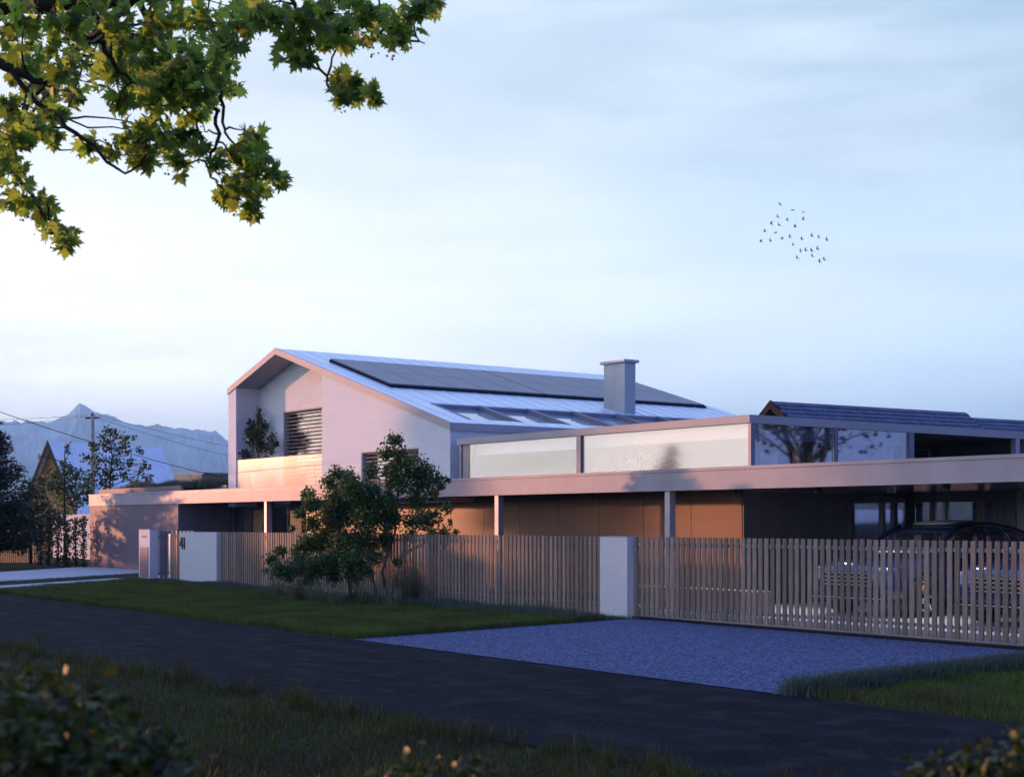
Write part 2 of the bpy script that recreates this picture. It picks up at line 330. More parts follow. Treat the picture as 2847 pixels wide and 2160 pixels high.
# interior behind the upper windows
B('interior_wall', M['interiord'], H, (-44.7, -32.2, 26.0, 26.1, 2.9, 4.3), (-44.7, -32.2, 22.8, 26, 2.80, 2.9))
B('balcony_floor', M['trim'], H, (-44.79, -38.81, YG + .02, 22.4, 2.75, 2.9))
# --- roof with a slot for the rooflights
SX0, SX1, SY0, SY1 = -34.36, -32.36, 22.5, 33.0
def rslab(b, x0, x1, y0, y1, t=T):
    p = lambda x, y, dz: (x, y, zr(x) - dz)
    b.hexa([p(x0, y0, t), p(x1, y0, t), p(x1, y1, t), p(x0, y1, t), p(x0, y0, 0), p(x1, y0, 0), p(x1, y1, 0), p(x0, y1, 0)])
r = MB(); Y0 = YG + .03
rslab(r, XL, XR, Y0, YB + .1); rslab(r, XR, SX0, Y0, YB + .1); rslab(r, SX1, XE, Y0, YB + .1)
rslab(r, SX0, SX1, Y0, SY0); rslab(r, SX0, SX1, SY1, YB + .1)
roof = r.build('roof', M['roofmetal'], H)
sm = MB()
for i in range(24):                                        # standing seams
    y = Y0 + .42 + i * .585
    for xa, xb in (((XR + .05, SX0 - .02), (SX1 + .02, XE - .01)) if SY0 - .02 < y < SY1 + .02 else ((XR + .05, XE - .01),)):
        p = lambda x, yy, dz: (x, yy, zr(x) + dz)
        sm.hexa([p(xa, y, -.004), p(xb, y, -.004), p(xb, y + .022, -.004), p(xa, y + .022, -.004), p(xa, y, .016), p(xb, y, .016), p(xb, y + .022, .016), p(xa, y + .022, .016)])
sm.build('seam', M['roofmetal'], roof)
bb = MB()
bb.xz([(XL - .02, zr(XL) - T - .02), (XR, ZR - T - .02), (XE + .02, zr(XE) - T - .02), (XE + .02, zr(XE) + .012), (XR, ZR + .018), (XL - .02, zr(XL) + .012)], YG - .035, Y0 - .002)
bb.build('barge_board', M['trim'], roof)
MB().box(XE + .001, XE + .022, Y0, YB + .1, zr(XE) - T - .03, zr(XE) + .012).build('eaves_fascia', M['trim'], roof)
MB().box(XL - .022, XL - .001, Y0, YB + .1, zr(XL) - T - .03, zr(XL) + .012).build('eaves_fascia', M['trim'], roof)
# soffit lining of the recess
s = MB(); p = lambda x, y, dz: (x, y, zr(x) - dz)
for xa, xb in ((-44.785, XR), (XR, -38.82)):
    s.hexa([p(xa, Y0, T + .02), p(xb, Y0, T + .02), p(xb, 22.39, T + .02), p(xa, 22.39, T + .02), p(xa, Y0, T + .001), p(xb, Y0, T + .001), p(xb, 22.39, T + .001), p(xa, 22.39, T + .001)])
s.build('recess_soffit', M['trim'], roof)
# --- solar panels (2 rows, 5 + 6 columns), copies of one
def rp(x, y, dz): return (x, y, zr(x) + dz)
def solar(xa, xb, ya, yb):
    b = MB(); b.hexa([rp(xa, ya, .07), rp(xb, ya, .07), rp(xb, yb, .07), rp(xa, yb, .07), rp(xa, ya, .11), rp(xb, ya, .11), rp(xb, yb, .11), rp(xa, yb, .11)]); return b
p0 = solar(-40.05, -38.24, 22.5, 23.645).build('solar_panel', M['solar'], H)
p0['group'] = 'solar panels on the roof slope'
for row in range(2):
    for c in range(11):
        if row == c == 0: continue
        q = p0.copy(); COL.objects.link(q); q.parent = H
        dx = row * 1.835; q.location = (dx, c * 1.17 + (.03 if c >= 5 else 0), -dx * K)
B2 = MB()
for ya, yb in ((22.47, 28.37), (28.38, 35.42)):
    for xa, xb in ((-40.08, -40.02), (-38.25, -38.19), (-36.40, -36.34)):
        B2.hexa([rp(xa, ya, -.004), rp(xb, ya, -.004), rp(xb, yb, -.004), rp(xa, yb, -.004), rp(xa, ya, .068), rp(xb, ya, .068), rp(xb, yb, .068), rp(xa, yb, .068)])
    for yy in (ya, yb - .05):
        B2.hexa([rp(-40.0, yy, -.004), rp(-36.41, yy, -.004), rp(-36.41, yy + .05, -.004), rp(-40.0, yy + .05, -.004), rp(-40.0, yy, .068), rp(-36.41, yy, .068), rp(-36.41, yy + .05, .068), rp(-40.0, yy + .05, .068)])
B2.build('panel_rail', M['black'], H)
# --- rooflights
sy = [22.5, 24.25, 26.0, 27.75, 29.5, 31.25, 33.0]
for a, b_ in zip(sy, sy[1:]):
    fr = MB()
    for q in ((SX0, SX0 + .09, a, b_), (SX0 + .09, SX1, a, a + .06), (SX0 + .09, SX1, b_ - .06, b_)):
        x0, x1, y0, y1 = q
        if y0 == SY0: pass
        dz = .02 if x0 > SX0 else -.02
        fr.hexa([rp(x0, y0, -.30), rp(x1, y0, -.30), rp(x1, y1, -.30), rp(x0, y1, -.30), rp(x0, y0, dz), rp(x1, y0, dz), rp(x1, y1, dz), rp(x0, y1, dz)])
    f = fr.build('rooflight', M['frame'], roof)
    g = MB().hexa([rp(SX0 + .1, a + .06, -.15), rp(SX1, a + .06, -.15), rp(SX1, b_ - .06, -.15), rp(SX0 + .1, b_ - .06, -.15), rp(SX0 + .1, a + .06, -.13), rp(SX1, a + .06, -.13), rp(SX1, b_ - .06, -.13), rp(SX0 + .1, b_ - .06, -.13)])
    g.build('rooflight_pane', M['skyglass'] if 'skyglass' in M else M.setdefault('skyglass', mat('rooflight_glass', (.32, .37, .46), .12, var=.05, spec=.8, coat=.8)), roof)
# --- chimney
ch = MB().box(-35.55, -35.05, 30.05, 30.50, 4.9, 6.86).box(-35.042, -34.52, 30.05, 30.50, 4.9, 6.86).build('chimney', M['chimney'], roof)
B('chimney_cap', M['chimney'], ch, (-35.64, -34.44, 29.96, 30.59, 6.862, 6.95))
# --- upper windows with blinds
def window(name, x0, x1, y, z0, z1, mull, nsl, zs0, zs1, ysl, light):
    fw = .07; f = MB().box(x0, x1, y, y + .07, z1 - fw, z1).box(x0, x1, y, y + .07, z0, z0 + fw).box(x0, x0 + fw, y, y + .07, z0 + fw, z1 - fw).box(x1 - fw, x1, y, y + .07, z0 + fw, z1 - fw)
    for m_ in mull: f.box(m_, m_ + .1, y, y + .07, z0 + fw, z1 - fw)
    w_ = f.build('window', M['woodwarm'], H)
    B('pane', M['glass'], w_, (x0 + fw, x1 - fw, y + .03, y + .04, z0 + fw, z1 - fw))
    bl = MB()
    for i in range(nsl):
        z = zs0 + (zs1 - zs0) * i / (nsl - 1); bl.hexa([(x0 + .05, ysl - .04, z - .012), (x1 - .03, ysl - .04, z - .012), (x1 - .03, ysl + .04, z + .010), (x0 + .05, ysl + .04, z + .010), (x0 + .05, ysl - .04, z - .004), (x1 - .03, ysl - .04, z - .004), (x1 - .03, ysl + .04, z + .018), (x0 + .05, ysl + .04, z + .018)])
    bl.build('blind', M['trim'], w_)
    return w_
w1 = window('tall', -43.09, -39.2, 22.62, 2.92, 5.46, (-40.75,), 20, 3.0, 5.36, 22.50, 1)
w2 = window('wide', -36.45, -33.34, YG + .24, 2.93, 3.82, (-34.55,), 8, 3.0, 3.76, YG + .12, 1)
BS('reveal_lining', M['interiord'], H, (-43.088, -43.04, 22.41, 22.61, 2.92, 5.458), (-43.04, -39.2, 22.41, 22.61, 5.42, 5.458), (-36.448, -36.41, YG + .01, YG + .23, 2.93, 3.818), (-36.41, -33.342, YG + .01, YG + .23, 3.79, 3.818))
# --- balcony glass
B('balustrade_glass', M['frost'], H, (-44.78, -38.82, YG + .03, YG + .045, 2.9, 3.875))

# --- canopy / band along the whole street front
CX0, CX1 = -55.38, -6.0
cn = MB()
cn.box(CX0 + .02, CX1, 20.285, YG - .02, 2.44, 2.80)           # slab in front of the gabled block
cn.box(CX0 + .02, -46.802, YG - .018, 27, 2.44, 2.80)
cn.box(-46.8, -38.5, YG - .018, 22.35, 2.44, 2.742)
cn.box(-38.5, CX1, YG - .018, 22.45, 2.44, 2.79)
cn.box(-21.7, CX1, 22.452, 34, 2.44, 2.79)
can = cn.build('canopy', M['soffit'], H)
B('fascia_band', M['band'], can, (CX0, CX1, 20.26, 20.284, 2.412, 2.788), (CX0, CX0 + .02, 20.286, 27, 2.412, 2.788))
B('coping', M['band'], can, (CX0 - .01, CX1, 20.245, 20.40, 2.796, 2.858), (CX0 - .01, CX0 + .12, 20.402, 27, 2.796, 2.858))
# spotlights under the canopy, lit only over the carport
for x, on in ((-34.9, 0), (-31.6, 0), (-28.4, 0), (-25.0, 0), (-20.4, 1), (-18.3, 1), (-15.4, 1), (-12.6, 1)):
    dl = MB().tube([(x, 20.75, 2.33), (x, 20.75, 2.438)], .06, 16, caps=False).tube([(x, 20.75, 2.33), (x, 20.75, 2.438)], .052, 16, caps=False).build('downlight', M['black'], can)
    if on:   # the lamps whose pools show on the paving edge behind the gate
        MB().lathe([(.045, 2.42), (.045, 2.43)], (x, 20.75, 0), 14).build('lamp_lens', M['lamp'], dl)
        L_ = bpy.data.lights.new('downlight_lamp', 'SPOT'); L_.energy = 170; L_.color = (1, .93, .82); L_.spot_size = R(125); L_.spot_blend = 1; L_.shadow_soft_size = .05
        lo_ = bpy.data.objects.new('downlight_lamp', L_); COL.objects.link(lo_); lo_.location = (x, 20.75, 2.335); lo_.rotation_euler = (R(-28), 0, 0)
# --- left box with joints
xs = [-55.36] + [float(atY(px, 1450, 20.3).x) for px in (257, 280.5, 302, 325.4, 349.4, 373.8, 398, 424, 450)] + [-46.82]
bp_ = MB()
for a, b_ in zip(xs, xs[1:]): bp_.box(a + .006, b_ - .006, 20.29, 20.33, .04, 2.408)
bx = bp_.build('cladding', M['boxpanel'], H)
B('storage_block', M['dark'], H, (-55.34, -46.84, 20.332, 26.9, 0, 2.438))
q = MB()
for y0 in (20.345, 20.99, 21.64): q.box(-46.838, -46.81, y0, y0 + .64, .05, 2.40)
q.build('side_cladding', M['dark'], H)
# green roof upstand on the box
B('roof_upstand', M['boxpanel'], H, (-55.66 + .4, -47.3, 20.62, 20.70, 2.802, 3.06), (-55.26, -55.2, 20.702, 26.5, 2.802, 3.06))
B('roof_upstand_back', M['dark'], H, (-47.298, XL - .03, 21.45, 21.52, 2.802, 3.04))
B('roof_soil', M['soil'], H, (-55.18, XL - .03, 21.53, 26.5, 2.802, 2.98))

# --- posts
for px in (734.5, 1375, 1848):
    x = float(atY(px, 1440, 20.32).x); B('post', M['rail'], H, (x, x + .15, 20.32, 20.48, 0, 2.438))

# --- ground floor back wall (Y = 22.3)
YW = 22.3
gw = MB()
edges = [-41.5 + .2] ; step = 1.597; xj = -31.35
js = [xj + i * step for i in range(-6, 7)]; js = [x for x in js if -41.3 < x < -21.9]; ed = [-41.3] + js + [-21.76]
for a, b_ in zip(ed, ed[1:]): gw.box(a + .008, b_ - .008, YW, YW + .04, .1, 2.436)
gw.build('wall_panels', M['panel'], H)
B('wall_core', M['dark'], H, (-41.5, -21.80, YW + .042, YW + .2, 0, 2.438), (-46.8, -46.3, YW + .3, YW + .5, 0, 2.438))
# entrance zone
BS('entrance_wall', M['darker'], H, (-45.75, -45.22, YW, YW + .2, 0, 2.438), (-44.37, -43.83, YW, YW + .2, 0, 2.438), (-42.3, -41.52, YW - .05, YW + .15, 0, 2.438), (-45.22, -44.37, YW, YW + .2, 2.2, 2.438), (-46.82, -45.75, YW, YW + .2, 2.34, 2.438))
dd = MB()
for i in range(8): dd.box(-45.21 + i * .104, -45.21 + i * .104 + .098, YW + .05, YW + .09, .02, 2.195)
d_ = dd.build('door', M['woodwarm'], H); B('door_handle', M['rail'], d_, (-44.52, -44.48, YW - .02, YW + .0, .7, 1.7), (-44.52, -44.48, YW, YW + .05, .8, .84), (-44.52, -44.48, YW, YW + .05, 1.56, 1.6))
for x0, x1, gm in ((-46.80, -45.76, 'glassdark'), (-43.82, -42.31, 'glass')):
    f = MB().box(x0, x0 + .06, YW + .02, YW + .1, .03, 2.43).box(x1 - .06, x1, YW + .02, YW + .1, .03, 2.43).box(x0 + .06, x1 - .06, YW + .02, YW + .1, 2.3, 2.34).build('window', M['frame'], H)
    B('pane', M[gm], f, (x0 + .06, x1 - .06, YW + .055, YW + .065, .03, 2.30))
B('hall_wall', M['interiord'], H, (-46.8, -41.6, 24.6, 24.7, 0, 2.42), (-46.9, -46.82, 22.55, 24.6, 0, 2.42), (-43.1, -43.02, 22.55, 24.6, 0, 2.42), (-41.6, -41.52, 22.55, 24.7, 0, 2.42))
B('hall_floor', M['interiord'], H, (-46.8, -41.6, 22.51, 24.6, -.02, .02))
# --- dark return wall into the carport (X = -21.75) and glazing
XD = -21.75
B('carport_wall', M['dark'], H, (XD - .05, XD, YW - .0, 23.99, .09, 2.436), (XD - .05, XD, 24.005, 25.68, .09, 2.436))
B('carport_column', M['darker'], H, (XD - .3, XD + .01, 27.75, 28.05, .09, 2.438))
f = MB().box(XD - .06, XD, 25.685, 25.72, .09, 2.43).box(XD - .06, XD, 25.72, 27.74, 2.38, 2.43).build('window', M['frame'], H)
B('pane', M['glassdark'], f, (XD - .03, XD - .02, 25.72, 27.74, .09, 2.38))
def curtain(name, p0, p1, z0, z1, parent, m='curtain', folds=.11, amp=.035):
    p0, p1 = Vector(p0), Vector(p1); L = (p1 - p0).length; n = int(L / folds * 8); d = (p1 - p0).normalized(); nn = Vector((-d.y, d.x))
    V = []; Fc = []
    for i in range(n + 1):
        t = i / n * L; a = amp * math.sin(t / folds * 2 * math.pi + .9 * math.sin(t * 2.1)) ; q = p0 + d * t + nn * a
        V += [(q.x, q.y, z0), (q.x, q.y, z1)]
    for i in range(n): Fc.append((2 * i, 2 * i + 2, 2 * i + 3, 2 * i + 1))
    ob = arrays(name, V, Fc, M[m], parent, smooth=True); so_ = ob.modifiers.new('thick', 'SOLIDIFY'); so_.thickness = .004
    return ob
curtain('curtain', (XD - .2, 25.75), (XD - .2, 27.3), .1, 2.42, H)
# back wall glazing of the carport (Y = 28)
YC = 28.0
xx = lambda px: float(atY(px, 1440, YC).x)
B('carport_header', M['frame'], H, (XD + .02, xx(2828), YC, YC + .2, 2.23, 2.438))
prev = None
for a, b_, kind in ((2541, 2583, 'p'), (2583, 2592, 'w'), (2592, 2598, 'f'), (2598, 2619, 'p'), (2619, 2627, 'b'), (2627, 2633, 'f'), (2633, 2716, 'p'), (2716, 2725, 'w'), (2725, 2730, 'f'), (2730, 2813, 'c'), (2813, 2828, 'p')):
    x0, x1 = xx(a), xx(b_)
    if kind in 'wfb': B({'w': 'door_jamb', 'f': 'window_frame', 'b': 'curtain_edge'}[kind], M[{'w': 'woodwarm', 'f': 'frame', 'b': 'interior'}[kind]], H, (x0 + .002, x1 - .002, YC + .01, YC + .12, .09, 2.228))
    else:
        B('pane', M['glassdark'], H, (x0, x1, YC + .05, YC + .06, .09, 2.228))
        if kind == 'c': curtain('curtain', (x0 + .03, YC + .25), (x1 - .03, YC + .25), .1, 2.22, H, folds=.09)
B('carport_pier', M['rail'], H, (xx(2828) + .003, xx(2848), YC - .02, YC + .3, .09, 2.438))
B('carport_side_wall', M['boxpanel'], H, (xx(2848) + .003, -5.5, YC + .1, YC + .3, .09, 2.438))
# living room interior
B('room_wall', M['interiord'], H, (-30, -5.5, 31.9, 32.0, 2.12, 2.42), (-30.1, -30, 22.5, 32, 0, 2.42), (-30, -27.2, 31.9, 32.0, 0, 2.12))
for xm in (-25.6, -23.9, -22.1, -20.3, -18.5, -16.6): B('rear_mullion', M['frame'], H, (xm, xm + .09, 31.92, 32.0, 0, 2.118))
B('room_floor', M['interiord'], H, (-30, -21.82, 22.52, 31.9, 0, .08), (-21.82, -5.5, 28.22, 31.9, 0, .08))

# ================================================================== upper glazed block
UX0, UX1 = -31.43, -20.77; UYB = 40
zf0, zf1 = 3.80, 3.975
bl = MB().box(UX0 + .03, UX1 - .02, YG + .02, UYB, 3.83, 3.955).build('block_roof', M['trim'], H)
B('block_fascia', M['trim'], bl, (UX0, UX1, YG - .03, YG + .018, zf0 + .01, zf1), (UX1 - .018, UX1, YG + .019, UYB, zf0, zf1), (UX0, UX0 + .028, YG + .019, 24, zf0 + .01, zf1))
B('block_floor', M['interiord'], H, (UX0 + .1, UX1 - .05, YG + .2, 31, 2.792, 2.86))
B('glazing_jamb', M['frame'], H, (UX0 + .06, UX0 + .13, YG + .02, YG + .12, 2.8, 3.828), (UX0 + .132, -30.98, YG + .05, YG + .12, 2.8, 3.828))
B('mullion', M['frame'], H, (-26.44, -26.29, YG + .0, YG + .12, 2.8, 3.809))
B('mullion', M['white'], H, (-26.475, -26.442, YG + .01, YG + .1, 2.8, 3.809))
B('corner_post', M['frame'], H, (UX1 - .09, UX1 - .01, YG + .02, YG + .14, 2.8, 3.80))
B('glass_front', M['glass'], H, (-30.97, -26.48, YG + .055, YG + .067, 2.8, 3.828))
B('glass_front', M['veil'], H, (-26.288, UX1 - .092, YG + .055, YG + .067, 2.8, 3.828))
B('glass_side', M['glassdark'], H, (UX1 - .05, UX1 - .04, YG + .142, 24.10, 2.8, 3.828))
B('glass_side', M['glassdark'], H, (UX1 - .05, UX1 - .04, 24.21, 26.62, 2.8, 3.828))
B('mullion', M['frame'], H, (UX1 - .1, UX1 - .005, 24.102, 24.208, 2.8, 3.80))
B('mullion', M['frame'], H, (UX1 - .1, UX1 - .005, 26.622, 26.8, 2.8, 3.80))
B('terrace_post', M['rail'], H, (UX1 - .15, UX1 - .01, 30.7, 30.86, 2.8, 3.828))
# interior: bulkhead set back, soffit, wall with openings
B('bulkhead', M['interior'], H, (-31.1, -21.15, YG + .35, YG + .5, 3.53, 3.828))
B('bulkhead', M['interiord'], H, (-21.15, -21.0, YG + .35, 26.6, 3.50, 3.828))  # darker copy of the bulkhead paint, shade put into its colour
B('ceiling', M['interior'], H, (-31.1, -21.152, YG + .502, 26.6, 3.56, 3.60))
B('room_wall', M['interior'], H, (-31.3, -31.12, YG + .15, 26.6, 2.862, 3.828), (-31.1, -21.16, 26.45, 26.55, 2.862, 3.56), (-28.9, -27.0, 24.9, 25.0, 2.862, 3.42), (-27.7, -27.6, 24.4, 24.9, 2.862, 3.56), (-29.4, -29.2, 24.4, 24.9, 2.862, 3.56))
BS('interior_column', M['woodwarm'], H, (-21.5, -21.3, 23.55, 23.7, 2.862, 3.5), (-21.12, -21.0, 24.05, 24.12, 2.862, 3.498))
B('interior_cabinet', M['navy'], H, (-22.3, -21.8, 23.4, 23.9, 2.862, 3.3))
curtain('curtain', (UX1 - .35, 24.5), (UX1 - .35, 26.3), 2.862, 3.49, H, folds=.1, amp=.03)
# terrace recess
B('terrace_wall', M['darker'], H, (-23.7, -23.5, 26.8, 31, 2.8, 3.828), (-23.5, -20.9, 31.0, 31.2, 2.8, 3.828), (-23.5, UX1 - .1, 26.66, 26.79, 2.8, 3.828))
B('terrace_ceiling', mat('terrace_ceiling', (.12, .09, .06), .6, var=.15), H, (-23.49, -20.8, 26.81, 30.99, 3.80, 3.829))
f = MB().box(-23.49, -23.44, 27.0, 30.9, 3.62, 3.66).box(-23.49, -23.44, 28.3, 28.4, 2.8, 3.62).build('window', M['frame'], H)
B('pane', M['glassdark'], f, (-23.48, -23.47, 28.4, 30.9, 2.8, 3.62), (-23.48, -23.47, 27.0, 28.3, 2.8, 3.62))
# low timber bench seen through the gate
M['stonelike'] = mat('oak_seat', (.34, .27, .17), .7)
t = thing('storage_bench', (-19.6, 18.7, 0), 'low timber slatted bench with a pale top edge behind the gate', 'bench')
for xa, xb in ((-21.3, -20.4), (-20.1, -17.9)):
    b = MB()
    for i in range(6): b.box(xa, xb, 18.75, 19.1, .11 + i * .062, .165 + i * .062)
    b.build('timber_front', M['woodwarm'], t); B('seat', M['stonelike'], t, (xa, xb, 18.73, 19.15, .485, .52))
# ================================================================== FENCE, GATES, PILLARS
YF = 17.3
def slats(name, x0, x1, parent, top=1.495, bot=.05, pitch=.132, wid=.082, m='wood', y=YF, phase=0):
    b = MB(); x = x0 + phase
    while x + wid <= x1 + .001:
        j = random.uniform(-.004, .004); b.box(x, x + wid, y + j, y + .022 + j, bot, top + random.uniform(-.003, .003)); x += pitch
    return b.build(name, M[m], parent)
t = thing('slat_fence', (-28.8, YF, 0), 'long brown vertical slat fence between the numbered white wall and the white pillar', 'fence')
slats('slat_panel', -37.02, -20.48, t)
for z in (.22, 1.335): B('rail', M['rail'], t, (-37.06, -20.45, YF + .029, YF + .06, z, z + .05))
for x in np.linspace(-36.9, -20.6, 8): B('fence_post', M['black'], t, (x, x + .06, YF + .062, YF + .12, 0, 1.42))
t = thing('sliding_gate', (-14, YF, 0), 'wide brown slatted driveway gate in front of the parked dark cars', 'gate')
slats('slat_panel', -19.58 + .02, -5.8, t, bot=.085, phase=.12 - .0)
for z in (.225, 1.335): B('rail', M['rail'], t, (-19.62, -5.8, YF + .029, YF + .06, z, z + .052))
B('gate_track', M['black'], t, (-19.62, -5.8, YF - .04, YF + .10, .0, .055))
B('end_post', M['wood'], t, (-19.62, -19.545, YF - .005, YF + .05, .06, 1.495))
def pillar(name, x0, x1, y0, y1, h, label, cat='pillar'):
    t = thing(name, ((x0 + x1) / 2, y0, 0), label, cat)
    b = B('wall_block', M['plaster_fine'], t, (x0, x1, y0, y1, 0, h)); B('cap', M['trim'], t, (x0 - .005, x1 + .005, y0 - .005, y1 + .005, h + .001, h + .016)); return t
pillar('gate_pillar', -20.44, -19.67, YF - .12, YF + .16, 1.485, 'white rough plaster pillar between the slat fence and the driveway gate')
t = pillar('number_wall', -39.59, -37.07, YF - .1, YF + .16, 1.475, 'wide white plaster wall with the house number 41', 'wall')
# figures 4 and 1
M['bronze'] = mat('dark_bronze', (.05, .035, .04), .6, spec=.2)
nb = MB(); y0, y1 = YF - .125, YF - .101
def px2(px, py): q = atY(px, py, YF - .11); return (q.x, q.z)
def stroke(b, a, c, wd):
    a, c = Vector(a), Vector(c); d = (c - a).normalized(); n = Vector((-d.y, d.x)) * wd / 2
    P = [a - n, c - n, c + n, a + n]
    if (P[1] - P[0]).cross(P[2] - P[1]) < 0: P.reverse()
    b.xz([(q.x, q.y) for q in P], y0, y1)
X0, Z1, Z0 = -39.54, 1.33, .99
stroke(nb, (X0 + .165, Z0), (X0 + .165, Z1), .05); stroke(nb, (X0 + .13, Z1 - .005), (X0 + .015, Z0 + .12), .042); stroke(nb, (X0, Z0 + .105), (X0 + .215, Z0 + .105), .04); n1 = nb.build('number_four', M['bronze'], t)
nb = MB(); stroke(nb, (X0 + .31, Z0), (X0 + .31, Z1), .05); nb.build('number_one', M['bronze'], t)
t = pillar('letterbox_pillar', -42.68, -41.82, YF - .1, YF + .16, 1.53, 'narrow white plaster pillar with a letter slot and a metal door, by the pale drive')
B('meter_door', M['boxpanel'], t, (-42.57, -41.93, YF - .115, YF - .101, .08, 1.0)); B('letter_slot', M['bronze'], t, (-42.43, -42.08, YF - .112, YF - .101, 1.3, 1.36))
t = thing('garden_gate', (-41.7, YF + .2, 0), 'dark slatted garden gate standing open beside the letterbox pillar', 'gate')
b = MB()
for i in range(9): b.box(-41.76, -41.70, YF + .2 + i * .13, YF + .29 + i * .13, .06, 1.5)
b.build('slat_panel', M['dark'], t); BS('gate_frame', M['black'], t, (-41.80, -41.765, YF + .18, YF + 1.4, 1.3, 1.35), (-41.80, -41.765, YF + .18, YF + 1.4, .2, .25))
t = thing('slat_screen', (-40.1, YF, 0), 'short brown slat screen left of the numbered white wall', 'fence')
slats('slat_panel', -40.50, -39.60, t, pitch=.148, top=1.475); B('screen_post', M['white'], t, (-40.75, -40.68, YF + .06, YF + .13, 0, 1.42)); BS('rail', M['rail'], t, (-40.67, -39.61, YF + .029, YF + .06, 1.33, 1.38), (-40.67, -39.61, YF + .029, YF + .06, .22, .27))
# white garden wall behind the shrubs, brown fence far left
t = thing('garden_wall', (-62, 23, 0), 'pale grey garden wall behind the dark shrubs left of the storage block', 'wall'); B('wall_block', M['plaster_fine'], t, (-72, -55.9, 24.5, 24.7, 0, 2.1)); B('coping', M['trim'], t, (-72, -55.9, 24.46, 24.74, 2.102, 2.15))
t = thing('garden_wall', (-30, 44, 0), 'pale rear garden wall glimpsed through the rooms beyond the carport', 'wall'); B('wall_block', M['plaster_fine'], t, (-46, -12, 44, 44.2, 0, 1.25)); B('coping', M['trim'], t, (-46, -12, 43.96, 44.24, 1.252, 1.3))
t = thing('board_fence', (-61.5, 14.5, 0), 'low brown board fence at the far left edge', 'fence')
b = MB(); ba, bb_ = atD(-60, 1500, 63), atD(118, 1500, 63)
for i in range(34):
    q = ba.lerp(bb_, i / 34); b.box(q.x, q.x + .12, q.y, q.y + .03, 0, 1.15 + .03 * (i % 2))
b.build('boards', M['woodwarm'], t); MB().tube([(ba.x, ba.y + .06, .8), (bb_.x, bb_.y + .06, .8)], .03).build('rail', M['barkdark'], t)

# ================================================================== BALCONY THINGS
def table(name, x, y, z0, label):
    t = thing(name, (x, y, z0), label, 'table'); MB().lathe([(.3, 0), (.3, .02)], (x, y, z0 + .66), 20).build('table_top', M['frame'], t)
    for a in range(3):
        c, s_ = math.cos(a * 2.1), math.sin(a * 2.1); MB().tube([(x + .12 * c, y + .12 * s_, z0 + .66), (x + .24 * c, y + .24 * s_, z0)], .01, 6).build('leg', M['black'], t)
table('round_table', -40.3, 21.98, 2.901, 'small round dark table behind the frosted balcony glass')
t = thing('balcony_chair', (-39.5, 21.95, 2.9), 'thin-legged dark metal chair behind the frosted balcony glass', 'chair')
x, y, z0 = -39.45, 21.95, 2.901
B('seat', M['frame'], t, (x - .2, x + .2, y - .2, y + .2, z0 + .43, z0 + .45)); b = MB(); b.tube([(x + .19, y - .19, z0 + .45), (x + .27, y - .19, z0 + .88)], .011).tube([(x + .19, y + .19, z0 + .45), (x + .27, y + .19, z0 + .88)], .011)
for i in range(4): b.tube([(x + .205 + .018 * i, y - .19, z0 + .55 + .1 * i), (x + .205 + .018 * i, y + .19, z0 + .55 + .1 * i)], .009)
b.build('backrest', M['frame'], t)
for sx in (-1, 1):
    for sy_ in (-1, 1): MB().tube([(x + .15 * sx, y + .15 * sy_, z0 + .43), (x + .21 * sx, y + .19 * sy_, z0)], .009).build('leg', M['frame'], t)

